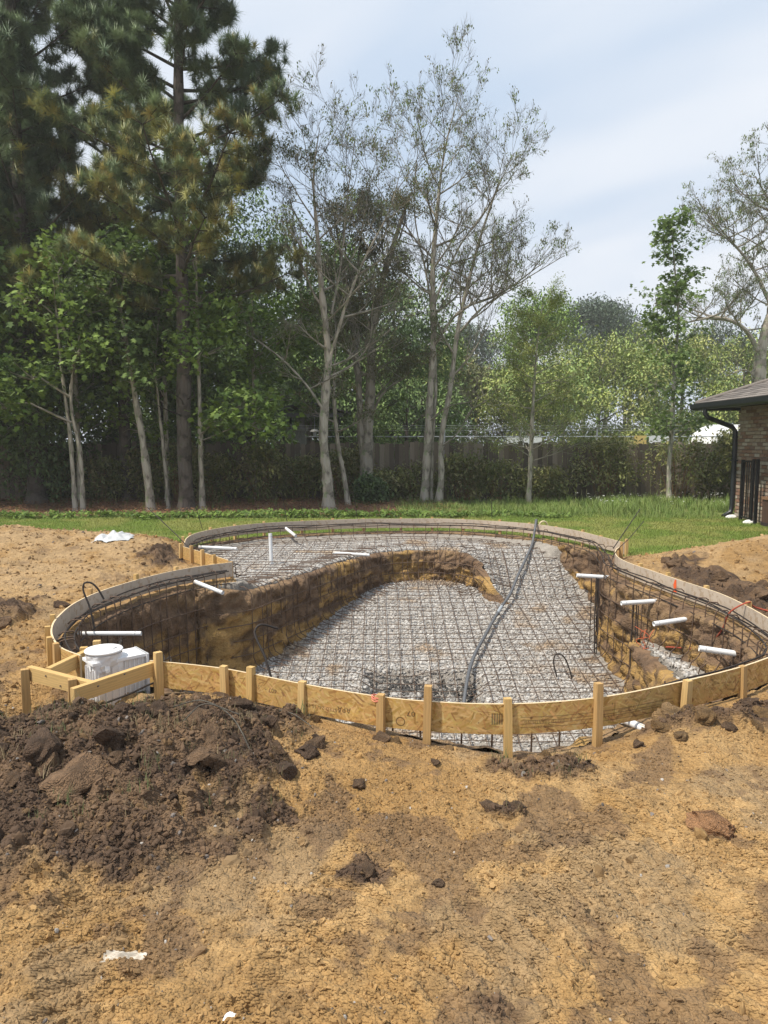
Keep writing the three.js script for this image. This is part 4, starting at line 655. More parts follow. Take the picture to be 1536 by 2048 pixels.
// ------------------------------------------------------------------ plank fence, chain-link fence and what stands beyond
{
  setSeed(210);
  const fence = thing('plank_fence', 'weathered dark vertical plank fence behind the trees', 'fence');
  const plankMats = [[0.19, 0.155, 0.122], [0.25, 0.21, 0.165], [0.12, 0.097, 0.078], [0.33, 0.285, 0.235], [0.15, 0.125, 0.1]].map((c) => { const t = woodTex.clone(); t.repeat.set(0.7, 3); t.rotation = Math.PI / 2; t.needsUpdate = true; return MS({ color: C(...c), map: t, roughness: 0.95 }); });
  const pg = [1.78, 1.81, 1.84].map((h) => { const sh = new THREE.Shape(); sh.moveTo(-0.069, 0); sh.lineTo(0.069, 0); sh.lineTo(0.069, h - 0.03); sh.lineTo(0.045, h); sh.lineTo(-0.045, h); sh.lineTo(-0.069, h - 0.03); return new THREE.ExtrudeGeometry(sh, { depth: 0.017, bevelEnabled: false }); });
  for (let x = -13.2; x < 14.5; x += 0.146) { const m = part('plank', pick(pg), pick(plankMats), fence); m.position.set(x + rr(-0.003, 0.003), -0.23 + rr(-0.02, 0.015), -21.0 + rr(-0.006, 0.006)); m.rotation.z = rr(-0.008, 0.008); }
  for (const y of [0.25, 0.85, 1.4]) part('rail', new GB().box(0.6, y, -21.05, 28, 0.089, 0.038).geo(), plankMats[0], fence);
  const link = thing('chain_link_fence', 'grey steel post and rail fence with wires behind the planks', 'fence'), zinc = MS({ color: C(0.42, 0.43, 0.44), metalness: 0.5, roughness: 0.45 }), zf = -24.5;
  for (let x = -14; x < 16; x += 2.62) { const p = part('post', tubeGeo([V(x + 0.35, -0.2, zf), V(x + 0.35, 2.02, zf)], 0.032, 8), zinc, link); part('barb_arm', tubeGeo([V(x + 0.35, 1.98, zf), V(x + 0.35, 2.18, zf + 0.12)], 0.014, 6), zinc, p); }
  part('top_rail', tubeGeo([V(-14, 1.77, zf), V(16, 1.77, zf)], 0.024, 7), zinc, link);
  for (const [y, z] of [[2.0, zf + 0.02], [2.08, zf + 0.06], [2.16, zf + 0.11]]) part('wire', tubeGeo(Array.from({ length: 41 }, (_, k) => V(-14 + k * 0.75, y - 0.02 * Math.sin((k % 3.5) / 3.5 * 3.14), z)), 0.0045, 4), zinc, link);
  // yellow sign with a black arrow
  const c = document.createElement('canvas'); c.width = 128; c.height = 96; const x = c.getContext('2d'); x.fillStyle = '#d3b872'; x.fillRect(0, 0, 128, 96); x.strokeStyle = '#3c3017'; x.fillStyle = '#3c3017'; x.lineWidth = 9; x.beginPath(); x.moveTo(44, 64); x.lineTo(80, 38); x.stroke(); x.beginPath(); x.moveTo(92, 28); x.lineTo(84, 54); x.lineTo(66, 34); x.fill();
  const ct = new THREE.CanvasTexture(c); ct.colorSpace = THREE.SRGBColorSpace;
  const sign = thing('yellow_sign', 'yellow sign with a black arrow on the steel fence', 'sign', [8.78, 1.66, zf + 0.06]); const sgm = part('panel', new THREE.BoxGeometry(0.42, 0.3, 0.012), MS({ color: C(0.6, 0.46, 0.16), roughness: 0.6 }), sign); part('face', new THREE.PlaneGeometry(0.41, 0.29).translate(0, 0, 0.0085), MS({ map: ct, roughness: 0.6 }), sgm);
  const board = thing('white_sign', 'plain white sign board beside the yellow sign', 'sign', [9.45, 1.68, zf + 0.07]); part('panel', new THREE.BoxGeometry(0.75, 0.27, 0.012), MS({ color: C(0.78, 0.79, 0.8), roughness: 0.5 }), board); part('bracket', new THREE.BoxGeometry(0.03, 0.32, 0.02).translate(0, 0, -0.018), zinc, board);
  const wb = thing('white_sign', 'low white board behind the fence near the slim cypress', 'sign', [5.0, 1.65, -25.4]); part('panel', new THREE.BoxGeometry(1.25, 0.3, 0.03), MS({ color: C(0.78, 0.79, 0.8), roughness: 0.5 }), wb); part('leg', new THREE.BoxGeometry(0.05, 1.7, 0.05).translate(0.45, -0.95, -0.045), zinc, wb); part('leg', new THREE.BoxGeometry(0.05, 1.7, 0.05).translate(-0.45, -0.95, -0.045), zinc, wb);
  // white tank
  const tank = thing('white_tank', 'white rounded tank with valves showing over the fence', 'tank', [15.2, 1.35, -29.5]), tw = MS({ color: C(0.8, 0.8, 0.81), roughness: 0.35 });
  part('shell', new THREE.CapsuleGeometry(0.95, 3.2, 10, 28).rotateZ(Math.PI / 2), tw, tank); for (const [dx, h] of [[-1.5, 0.16], [-0.1, 0.2], [0.3, 0.3], [1.1, 0.2]]) part('valve', new THREE.CylinderGeometry(0.05, 0.06, h, 10).translate(dx, 0.95 + h / 2, 0), tw, tank); part('handrail', new THREE.CylinderGeometry(0.025, 0.025, 1.0, 8).rotateZ(Math.PI / 2).translate(0.8, 1.27, 0), tw, tank); for (const dx of [-1.3, 1.3]) part('saddle', new THREE.BoxGeometry(0.3, 1.2, 1.3).translate(dx, -0.95, 0), zinc, tank);
  // shelter beyond the fence
  const sh = thing('garden_shelter', 'small dark pitched shelter on posts beyond the fence', 'shelter', [-2.65, -0.5, -25.8]), dk = MS({ color: C(0.03, 0.03, 0.032), roughness: 0.7 });
  for (const s of [-1, 1]) { const m = part('roof_slope', new THREE.BoxGeometry(1.5, 0.05, 2.2), MS({ color: C(0.05, 0.05, 0.052), roughness: 0.8 }), sh); m.position.set(s * 0.7, 3.3, 0); m.rotation.z = -s * 0.26; }
  part('fascia', new THREE.BoxGeometry(2.5, 0.14, 0.05).translate(0, 3.02, 1.0), MS({ color: C(0.14, 0.14, 0.15), roughness: 0.6 }), sh);
  for (const [dx, dz] of [[-1.1, 0.9], [1.1, 0.9], [-1.1, -0.9], [1.1, -0.9], [-0.6, 0.9]]) part('post', new THREE.BoxGeometry(0.08, 3.1, 0.08).translate(dx, 1.5, dz), dk, sh);
  part('chimney_pipe', new THREE.CylinderGeometry(0.14, 0.16, 3.0, 12).translate(-0.28, 1.6, 0.6), MS({ color: C(0.22, 0.21, 0.2), roughness: 0.7 }), sh);
  const lamp = thing('lantern', 'small white lantern hanging under the dark shelter', 'lantern', [-2.42, 1.85, -24.9]); part('hood', new THREE.CylinderGeometry(0.1, 0.16, 0.07, 12).translate(0, 0.14, 0), pvc, lamp); part('globe', new THREE.CylinderGeometry(0.07, 0.05, 0.18, 12), MS({ color: C(0.8, 0.8, 0.78), roughness: 0.4 }), lamp); part('hook', tubeGeo([V(0, 0.15, 0), V(0, 0.72, 0)], 0.01, 5), zinc, lamp);
  const pier = thing('stone_pier', 'pale mossy stone pier showing above the plank fence', 'pier', [-2.9, -0.2, -24.0]); const pm = MS({ color: C(0.36, 0.36, 0.31), map: soilColour, roughness: 1 }); part('shaft', new THREE.BoxGeometry(0.55, 2.15, 0.5).translate(0, 1.07, 0), pm, pier); part('cap', new THREE.BoxGeometry(0.62, 0.08, 0.57).translate(0, 2.19, 0), pm, pier);
}
console.log('background built');

// ------------------------------------------------------------------ plants: shared leaf shapes
const leafMat = (rough = 0.75, tr = 0.42) => new THREE.MeshPhysicalMaterial({ color: 0xffffff, roughness: rough, side: THREE.DoubleSide, transmission: tr, thickness: 0, specularIntensity: 0.3 });
const LEAF = leafMat(), FARLEAF = MS({ color: 0xffffff, roughness: 0.8, side: THREE.DoubleSide }), NEEDLE = leafMat(0.7, 0.35);
function leafCluster(n, size, spread, lobed, s, droop = 0.3) {
  setSeed(s); const g = new GB(), o = V(), a = V(), b = V(), nn = V();
  for (let k = 0; k < n; k++) {
    o.set(rr(-1, 1), rr(-0.8, 0.8), rr(-1, 1)).multiplyScalar(spread);
    const L = size * rr(0.7, 1.25), az = rr(0, 6.283), tilt = rr(-0.9, 0.5) - droop; a.set(Math.cos(az) * Math.cos(tilt), Math.sin(tilt), Math.sin(az) * Math.cos(tilt)); b.set(-Math.sin(az), rr(-0.5, 0.5), Math.cos(az)).normalize(); nn.crossVectors(b, a).normalize(); if (nn.y < 0) nn.negate();
    const put = (u, v, c = 0) => g.v(o.x + a.x * u * L + b.x * v * L + nn.x * c * L, o.y + a.y * u * L + b.y * v * L + nn.y * c * L, o.z + a.z * u * L + b.z * v * L + nn.z * c * L, nn.x, nn.y, nn.z);
    if (lobed) { const c0 = put(0.4, 0), ring = [[0, 0], [0.12, 0.42], [0.36, 0.2], [0.62, 0.46], [0.66, 0.16], [1, 0], [0.66, -0.16], [0.62, -0.46], [0.36, -0.2], [0.12, -0.42]].map(([u, v]) => put(u, v, -0.12 * Math.abs(v))); for (let q = 0; q < ring.length; q++) g.tri(c0, ring[q], ring[(q + 1) % ring.length]); }
    else { const p = [put(0, 0), put(0.45, 0.24, -0.05), put(1, 0, -0.1), put(0.45, -0.24, -0.05)]; g.tri(p[0], p[1], p[2]); g.tri(p[0], p[2], p[3]); }
  }
  return g.geo();
}
function needleTuft(n, len, s, w = 0.0055) {
  setSeed(s); const g = new GB(), d = V(), sd = V();
  for (let k = 0; k < n; k++) { const az = rr(0, 6.283), el = rr(-0.35, 1.5); d.set(Math.cos(az) * Math.cos(el), Math.sin(el), Math.sin(az) * Math.cos(el)); sd.set(-Math.sin(az), 0, Math.cos(az)); const L = len * rr(0.7, 1.1), y0 = rr(-0.06, 0.06), t = [[-w, 0, 0], [w, 0, 0], [0, 1, -0.12 * L]].map(([a, b, c]) => g.v(sd.x * a + d.x * L * b, y0 + sd.y * a + d.y * L * b + c, sd.z * a + d.z * L * b, 0.3 * d.x, 0.95, 0.3 * d.z)); g.tri(...t); }
  return g.geo();
}
const GEO = { lobed: [1, 2, 3].map((k) => leafCluster(11, 0.15, 0.24, true, k * 7, 0.35)), oval: [1, 2, 3].map((k) => leafCluster(16, 0.11, 0.24, false, k * 17, 0.3)), tiny: [1, 2, 3].map((k) => leafCluster(6, 0.075, 0.11, false, k * 29, 0.6)), feather: [1, 2].map((k) => leafCluster(26, 0.075, 0.20, false, k * 37, 0.1)), far: [1, 2, 3].map((k) => leafCluster(30, 0.16, 0.42, false, k * 41, 0.25)), tuft: [1, 2, 3].map((k) => needleTuft(70, 0.27, k * 53, 0.0075)), bigtuft: [1, 2].map((k) => needleTuft(64, 0.4, k * 59, 0.016)), long: [1, 2].map((k) => leafCluster(18, 0.13, 0.22, false, k * 61, 0.2)) };
const barkTex = tex(256, 512, (u, v) => { const a = wf(u, v * 0.5, 10, 5), p = wf(u, v, 5, 3), f = wnoise(u * 28, v * 7, 28), k = 0.42 + 1.1 * (a - 0.35) + 0.3 * ss(0.52, 0.6, p) - 0.22 * ss(0.55, 0.8, f), m = ss(0.6, 0.68, wf(u + 0.3, v, 7, 3)); return [mix(k, k * 0.8, m), k * 0.98, mix(k * 0.94, k * 0.7, m)]; }), barkBump = tex(256, 512, (u, v) => { const a = 0.6 * wf(u, v * 0.35, 14, 4) + 0.4 * wnoise(u * 28, v * 7, 28); return [a, a, a]; });
const bark = (r, g, b, bs = 0.028) => MS({ color: C(r, g, b), map: barkTex, bumpMap: barkBump, bumpScale: bs, roughness: 0.95 });
const BARK = { pale: bark(0.46, 0.415, 0.35), grey: bark(0.32, 0.29, 0.245), pine: bark(0.135, 0.112, 0.096, 0.06), dark: bark(0.11, 0.09, 0.075), white: bark(0.46, 0.42, 0.36) };
const PAL = { maple: [[0.18, 0.27, 0.055], [0.22, 0.32, 0.065], [0.13, 0.21, 0.05]], mid: [[0.165, 0.245, 0.07], [0.2, 0.285, 0.08], [0.13, 0.2, 0.065]], dark: [[0.14, 0.205, 0.075], [0.165, 0.235, 0.085], [0.115, 0.175, 0.072]], spring: [[0.31, 0.36, 0.09], [0.26, 0.32, 0.09], [0.34, 0.35, 0.12], [0.2, 0.28, 0.08]], olive: [[0.19, 0.185, 0.075], [0.15, 0.165, 0.065], [0.22, 0.185, 0.095], [0.12, 0.15, 0.055]], bud: [[0.20, 0.25, 0.09], [0.16, 0.19, 0.09], [0.21, 0.2, 0.12], [0.15, 0.21, 0.08]], pine: [[0.19, 0.26, 0.145], [0.23, 0.3, 0.165], [0.16, 0.225, 0.13]], pineGold: [[0.36, 0.35, 0.12], [0.28, 0.30, 0.12], [0.42, 0.37, 0.15], [0.22, 0.26, 0.12]], bamboo: [[0.3, 0.3, 0.1], [0.24, 0.26, 0.09], [0.33, 0.3, 0.14], [0.19, 0.22, 0.08]], far: [[0.08, 0.12, 0.075], [0.07, 0.105, 0.07], [0.095, 0.135, 0.08]] };
let leafTotal = 0;
function crown(tree, geos, pal, spots, mat = LEAF, name = 'crown') {    // spots: [x, y, z, scale, quaternion?, palette?] in the tree's own axes
  const per = geos.map(() => [[], []]);
  for (const [x, y, z, s, q, pl] of spots) { const k = Math.floor(rnd() * geos.length), c = pick(pl || pal), v = rr(0.75, 1.25); per[k][0].push(M4(x, y, z, q || new THREE.Quaternion().setFromEuler(new THREE.Euler(rr(-0.5, 0.5), rr(0, 6.28), rr(-0.5, 0.5))), s)); per[k][1].push(C(c[0] * v, c[1] * v, c[2] * v)); }
  leafTotal += spots.length; per.forEach(([m, c], k) => m.length && instanced(name, geos[k], mat, m, tree, c));
}
// limbs: grows wood into gb and reports where leaves go
function grow(gb, p, dir, len, r, lev, o, tips) {
  const n = lev > 1 ? 5 : 3, pts = [p.clone()], rad = [r], d = dir.clone(), q = p.clone(); let end = o.taper ?? 0.45; if (lev === 0) end = 0.3;
  for (let k = 1; k <= n; k++) { d.x += rr(-1, 1) * o.wig; d.z += rr(-1, 1) * o.wig; d.y += rr(-1, 1) * o.wig * 0.7 + o.up; d.normalize(); q.addScaledVector(d, len / n); pts.push(q.clone()); rad.push(r * mix(1, end, k / n)); }
  gb.tube(pts, rad, lev > 1 ? 6 : lev > 0 ? 4 : 3, false);
  if (lev <= (o.leafLev ?? 0)) for (let k = 1; k <= n; k++) if (rnd() < o.leaf) tips.push(pts[k]);
  if (lev === 0) { tips.push(pts[n]); return; }
  const kids = o.kids[Math.min(lev, o.kids.length) - 1]; const side = V(), up = V();
  for (let k = 0; k < kids; k++) {
    const t = mix(o.from ?? 0.3, 1, (k + rr(0.2, 1)) / kids), i = Math.min(n - 1, Math.floor(t * n)), f = t * n - i, at = pts[i].clone().lerp(pts[i + 1] || pts[i], f), dd = V().subVectors(pts[i + 1] || pts[n], pts[i]).normalize();
    side.set(rr(-1, 1), rr(-1, 1), rr(-1, 1)); side.addScaledVector(dd, -side.dot(dd)).normalize(); const a = o.ang * rr(0.7, 1.3); up.copy(dd).multiplyScalar(Math.cos(a)).addScaledVector(side, Math.sin(a)).normalize();
    grow(gb, at, up, len * (o.ratio ?? 0.6) * rr(0.7, 1.2) * mix(1.15, 0.7, t), Math.max(o.min ?? 0.004, rad[i] * (o.thin ?? 0.5)), lev - 1, o, tips);
  }
}
function limbs(gb, stem, t0, t1, count, len, lev, o, tips) {            // side limbs along a given stem of [x, y, z, r]
  const c = new THREE.CatmullRomCurve3(stem.map((s) => V(s[0], s[1], s[2])), false, 'centripetal');
  for (let k = 0; k < count; k++) { const t = mix(t0, t1, (k + rr(0, 0.9)) / count), p = c.getPoint(t), f = t * (stem.length - 1), i = Math.min(stem.length - 2, Math.floor(f)), r = mix(stem[i][3], stem[i + 1][3], f - i), az = k * 2.4 + rr(-0.5, 0.5), el = rr(...o.el), d = V(Math.cos(az) * Math.cos(el), Math.sin(el), Math.sin(az) * Math.cos(el)); grow(gb, p, d, len * rr(0.7, 1.25) * (o.shape ? o.shape(t) : 1), Math.min(r * 0.55, o.rmax ?? 0.06), lev, o, tips); }
}
function stemTube(gb, stem, seg = 11) { const c = catmull(stem.map((s) => V(s[0], s[1], s[2])), stem.length * 9), ph = stem[0][0] * 31 + stem[1][1] * 17, rr2 = c.map((p, k) => { const wob = (1 + 0.16 * (noise(k * 0.7 + ph, 2) - 0.5) * 2) * (stem[0][1] < 0.1 ? 1 + 0.55 * Math.exp(-Math.max(0, p.y) / 0.13) : 1), f = k / (c.length - 1) * (stem.length - 1), i = Math.min(stem.length - 2, Math.floor(f)); return wob * mix(stem[i][3], stem[i + 1][3], f - i); }); c.forEach((p, k) => { p.x += 0.25 * rr2[k] * (noise(k * 0.35 + ph, 7) - 0.5); p.z += 0.25 * rr2[k] * (noise(k * 0.35 + ph, 11) - 0.5); }); gb.tube(c, rr2, seg); }
function woodTree(name, label, cat, pos, barkMat, stems0, plan, leaves, group) {
  const ky = leaves.ky ?? 1, kr = leaves.kr ?? 1, stems = stems0.map((s) => s.map(([x, y, z, r]) => [x, y * ky, z, r * kr]));
  const t = thing(name, label, cat, pos, 0, group), tr = new GB(), br = new GB(), tips = [];
  stems.forEach((s, k) => stemTube(tr, k && leaves.kr ? s.map(([x, y, z, r]) => [x, y, z, r * 0.72]) : s)); plan.forEach((q) => limbs(br, stems[q.stem || 0], q.t0, q.t1 ?? 1, q.n, q.len, q.lev, q.o, tips));
  part('trunk', tr.geo(), barkMat, t); part('branches', br.geo(), barkMat, t);
  if (leaves) crown(t, leaves.geo, leaves.pal, tips.filter(() => rnd() < (leaves.keep ?? 1)).map((p) => [p.x + rr(-0.05, 0.05), p.y + rr(-0.05, 0.05), p.z + rr(-0.05, 0.05), rr(0.7, 1.3) * (leaves.s ?? 1)]));
  return t;
}
const gy = (x, z) => groundY(x, z, false) - 0.05;
// ---- thin spring trees in the middle
const bare = { wig: 0.16, up: 0.07, kids: [5, 5, 5], ang: 0.6, ratio: 0.6, thin: 0.55, leaf: 0.45, leafLev: 1, min: 0.0038, el: [0.25, 0.95], from: 0.25, rmax: 0.032 };
setSeed(1001);
woodTree('tall_tree', 'tall pale-trunked tree with thin new leaves beside the big pine', 'tree', [-1.38, gy(-1.4, -17.7), -17.7], BARK.pale, [[[0, 0, 0, 0.19], [-0.02, 1.2, 0, 0.155], [-0.12, 2.6, 0.02, 0.14], [-0.05, 4.4, 0, 0.125], [0.02, 5.6, 0, 0.11], [-0.12, 7.6, 0.1, 0.085], [-0.22, 9.6, 0, 0.055], [-0.3, 11.6, 0.1, 0.03], [-0.15, 13.3, 0, 0.01]], [[0.0, 5.2, 0, 0.085], [0.45, 7.2, 0.2, 0.07], [0.9, 8.8, 0.2, 0.05], [1.5, 10.4, 0.3, 0.03], [1.8, 11.9, 0.2, 0.01]], [[-0.05, 3.5, 0, 0.06], [-0.45, 4.4, 0.2, 0.05], [-1.0, 5.3, 0.3, 0.04], [-1.7, 6.1, 0.2, 0.02]], [[0.02, 4.8, 0, 0.06], [0.6, 5.3, -0.2, 0.05], [1.0, 6.0, -0.2, 0.03], [1.1, 7.4, -0.1, 0.015]], [[0.1, 7.0, 0, 0.05], [0.35, 9.0, -0.2, 0.04], [0.5, 11.2, -0.2, 0.025], [0.7, 12.9, 0, 0.008]]],
  [{ t0: 0.45, n: 16, len: 1.35, lev: 3, o: bare }, { stem: 1, t0: 0.2, n: 14, len: 1.35, lev: 3, o: bare }, { stem: 2, t0: 0.3, n: 6, len: 0.9, lev: 2, o: bare }, { stem: 3, t0: 0.3, n: 7, len: 1.1, lev: 2, o: bare }, { stem: 4, t0: 0.2, n: 10, len: 1.4, lev: 3, o: bare }], { geo: GEO.tiny, pal: PAL.bud, keep: 0.09, s: 0.85, ky: 0.69, kr: 0.78 });
woodTree('tall_tree', 'tall twin-stemmed grey tree with spreading bare crown', 'tree', [1.12, gy(1.1, -19.7), -19.7], BARK.pale, [[[0, 0, 0, 0.17], [0.06, 1.5, 0, 0.14], [0.14, 3.5, 0, 0.12], [0.22, 6, 0, 0.11], [0.2, 8, 0, 0.09], [0.3, 10, 0, 0.06], [0.5, 12, 0, 0.03], [0.9, 13.9, 0, 0.008]], [[0.2, 0, -0.1, 0.1], [0.22, 2, -0.12, 0.085], [0.3, 4.5, -0.1, 0.07], [0.1, 7.5, -0.2, 0.05], [-0.3, 10, -0.1, 0.03], [-0.2, 12.4, 0, 0.01]], [[0.2, 5.4, 0, 0.07], [0.9, 6.6, 0.2, 0.06], [2.0, 7.2, 0.3, 0.045], [3.1, 8.2, 0.2, 0.02]], [[0.25, 7, 0, 0.06], [0.9, 8.8, 0, 0.045], [1.7, 10.2, 0.1, 0.03], [2.1, 11.4, 0, 0.01]], [[0.12, 2.9, 0.05, 0.045], [0.6, 3.4, 0.3, 0.035], [1.3, 3.6, 0.5, 0.025], [1.9, 4.1, 0.5, 0.012]]],
  [{ t0: 0.45, n: 16, len: 1.5, lev: 3, o: bare }, { stem: 1, t0: 0.5, n: 10, len: 1.5, lev: 3, o: bare }, { stem: 2, t0: 0.25, n: 13, len: 1.4, lev: 3, o: bare }, { stem: 3, t0: 0.2, n: 12, len: 1.3, lev: 3, o: bare }, { stem: 4, t0: 0.4, n: 4, len: 0.8, lev: 2, o: bare }], { geo: GEO.tiny, pal: PAL.bud, keep: 0.085, s: 0.85, ky: 0.79, kr: 0.78 });
woodTree('slim_tree', 'slim leaning grey tree growing beside the twin-stemmed one', 'tree', [1.5, gy(1.5, -19.5), -19.5], BARK.pale, [[[0, 0, 0, 0.13], [0.08, 1, 0, 0.095], [0.06, 2.2, 0, 0.09], [0.3, 4, 0, 0.08], [0.5, 6, 0, 0.07], [0.9, 8.2, 0, 0.05], [1.4, 10.2, 0, 0.03], [1.9, 11.6, 0, 0.01]], [[0.06, 2.0, 0.02, 0.04], [0.5, 2.5, 0.3, 0.035], [0.8, 3.2, 0.5, 0.025], [1.3, 3.6, 0.6, 0.012]], [[0.5, 5.8, 0, 0.06], [1.2, 6.7, 0.2, 0.045], [2.2, 7.4, 0.2, 0.02]]],
  [{ t0: 0.45, n: 10, len: 1.4, lev: 3, o: bare }, { stem: 1, t0: 0.4, n: 5, len: 0.8, lev: 2, o: bare }, { stem: 2, t0: 0.2, n: 7, len: 1.2, lev: 3, o: bare }], { geo: GEO.tiny, pal: PAL.bud, keep: 0.085, s: 0.85, ky: 0.8, kr: 0.78 });
woodTree('forked_tree', 'mossy tree forking low before the fence with bush at its foot', 'tree', [-0.5, gy(-0.5, -20.0), -20.0], BARK.grey, [[[0, 0, 0, 0.2], [-0.02, 0.6, 0, 0.17], [0.0, 1.3, 0, 0.14], [0.12, 3, 0, 0.12], [0.2, 5, 0, 0.1], [0.6, 6.6, 0, 0.07], [1.2, 8.4, 0, 0.03]], [[-0.02, 0.9, 0, 0.13], [-0.14, 2.0, 0, 0.1], [-0.26, 4, 0, 0.08], [-0.55, 6, 0, 0.06], [-0.9, 8.2, 0, 0.02]], [[0.12, 2.4, 0, 0.05], [0.5, 3.1, 0.2, 0.04], [1.1, 3.5, 0.3, 0.02]], [[0.2, 4.6, 0, 0.05], [-0.2, 6, 0.1, 0.04], [-0.1, 7.6, 0, 0.02]]],
  [{ t0: 0.45, n: 11, len: 1.3, lev: 3, o: bare }, { stem: 1, t0: 0.4, n: 10, len: 1.3, lev: 3, o: bare }, { stem: 2, t0: 0.4, n: 5, len: 0.8, lev: 2, o: bare }, { stem: 3, t0: 0.3, n: 6, len: 1, lev: 2, o: bare }], { geo: GEO.oval, pal: PAL.olive, keep: 0.22, s: 0.6 });
woodTree('thin_tree', 'thin leaning pale sapling between the tall tree and the forked one', 'tree', [-0.96, gy(-1, -19), -19.0], BARK.pale, [[[0, 0, 0, 0.07], [-0.1, 0.8, 0, 0.06], [-0.28, 1.8, 0, 0.05], [-0.36, 3, 0, 0.035], [-0.3, 4.5, 0, 0.015]]], [{ t0: 0.5, n: 8, len: 0.9, lev: 2, o: bare }], { geo: GEO.oval, pal: PAL.olive, keep: 0.3, s: 0.6 });
const rightO = { ...bare, kids: [4, 5, 5], el: [0.0, 0.7] };
woodTree('tall_tree', 'tall grey tree with budding crown rising behind the house', 'tree', [13.4, -0.2, -25.5], BARK.pale, [[[0, 0, 0, 0.34], [-0.05, 3, 0, 0.27], [-0.1, 5.5, 0, 0.22], [0.3, 8, 0, 0.17], [0.5, 10.5, 0, 0.1], [0.6, 13.5, 0, 0.02]], [[-0.1, 5.6, 0, 0.14], [-0.8, 6.7, 0.1, 0.11], [-1.8, 7.1, 0.2, 0.08], [-2.9, 6.9, 0.1, 0.04]], [[0.2, 7.6, 0, 0.12], [-0.6, 9.2, 0, 0.09], [-1.5, 10.2, 0.1, 0.06], [-2.2, 10.6, 0, 0.02]], [[0.3, 9, 0, 0.1], [0.0, 11, 0.3, 0.07], [-0.7, 12.6, 0.2, 0.03]], [[-0.05, 4.4, 0, 0.06], [-0.7, 5.0, 0.2, 0.04], [-1.5, 4.7, 0.2, 0.015]]],
  [{ t0: 0.5, n: 10, len: 1.9, lev: 3, o: rightO }, { stem: 1, t0: 0.25, n: 13, len: 1.4, lev: 3, o: rightO }, { stem: 2, t0: 0.25, n: 14, len: 1.4, lev: 3, o: rightO }, { stem: 3, t0: 0.2, n: 11, len: 1.4, lev: 3, o: rightO }, { stem: 4, t0: 0.3, n: 5, len: 0.9, lev: 2, o: bare }], { geo: GEO.tiny, pal: PAL.bud, keep: 0.2, s: 1.0, ky: 0.86, kr: 0.9 });
// ---- young sapling with glossy leaves, and the slim cypress
woodTree('leafy_sapling', 'young slim tree with glossy dark leaves and pale trunk on the lawn edge', 'tree', [7.75, gy(7.7, -19.2), -19.2], BARK.white, [[[0, 0, 0, 0.07], [-0.05, 1.0, 0, 0.058], [-0.02, 2.0, 0, 0.052], [0.0, 3.5, 0, 0.045], [0.02, 5.2, 0, 0.032], [-0.15, 6.6, 0, 0.02], [-0.25, 7.6, 0, 0.006]], [[0.0, 3.6, 0, 0.02], [-0.4, 4.6, 0, 0.016], [-0.6, 5.6, 0, 0.006]]],
  [{ t0: 0.26, t1: 0.98, n: 30, len: 0.85, lev: 1, o: { wig: 0.1, up: 0.06, kids: [5], ang: 0.7, ratio: 0.55, thin: 0.6, leaf: 0.85, leafLev: 1, min: 0.004, el: [0.2, 0.8], from: 0.2, rmax: 0.016, shape: (t) => mix(1.5, 0.4, t) * rr(0.6, 1.2) } }, { stem: 1, t0: 0.3, n: 8, len: 0.4, lev: 1, o: { wig: 0.1, up: 0.06, kids: [4], ang: 0.7, leaf: 0.8, leafLev: 1, el: [0.2, 0.8], rmax: 0.01 } }], { geo: GEO.lobed, pal: PAL.mid, keep: 0.5, s: 0.72 });
woodTree('slim_cypress', 'slim feathery cypress sapling before the fence', 'tree', [3.97, gy(4, -19.4), -19.4], BARK.pale, [[[0, 0, 0, 0.075], [0.02, 1.2, 0, 0.06], [0.04, 2.2, 0, 0.05], [0.08, 4, 0, 0.035], [0.15, 5.6, 0, 0.018], [0.3, 7.1, 0, 0.005]]],
  [{ t0: 0.26, t1: 0.98, n: 34, len: 1.5, lev: 2, o: { wig: 0.1, up: 0.03, kids: [5, 6], ang: 0.55, ratio: 0.45, thin: 0.5, leaf: 0.5, leafLev: 1, min: 0.0035, el: [0.05, 0.5], from: 0.15, rmax: 0.018, shape: (t) => mix(1.25, 0.45, t) } }], { geo: GEO.feather, pal: PAL.spring, keep: 0.42, s: 0.6, ky: 0.8 });
console.log('thin trees');
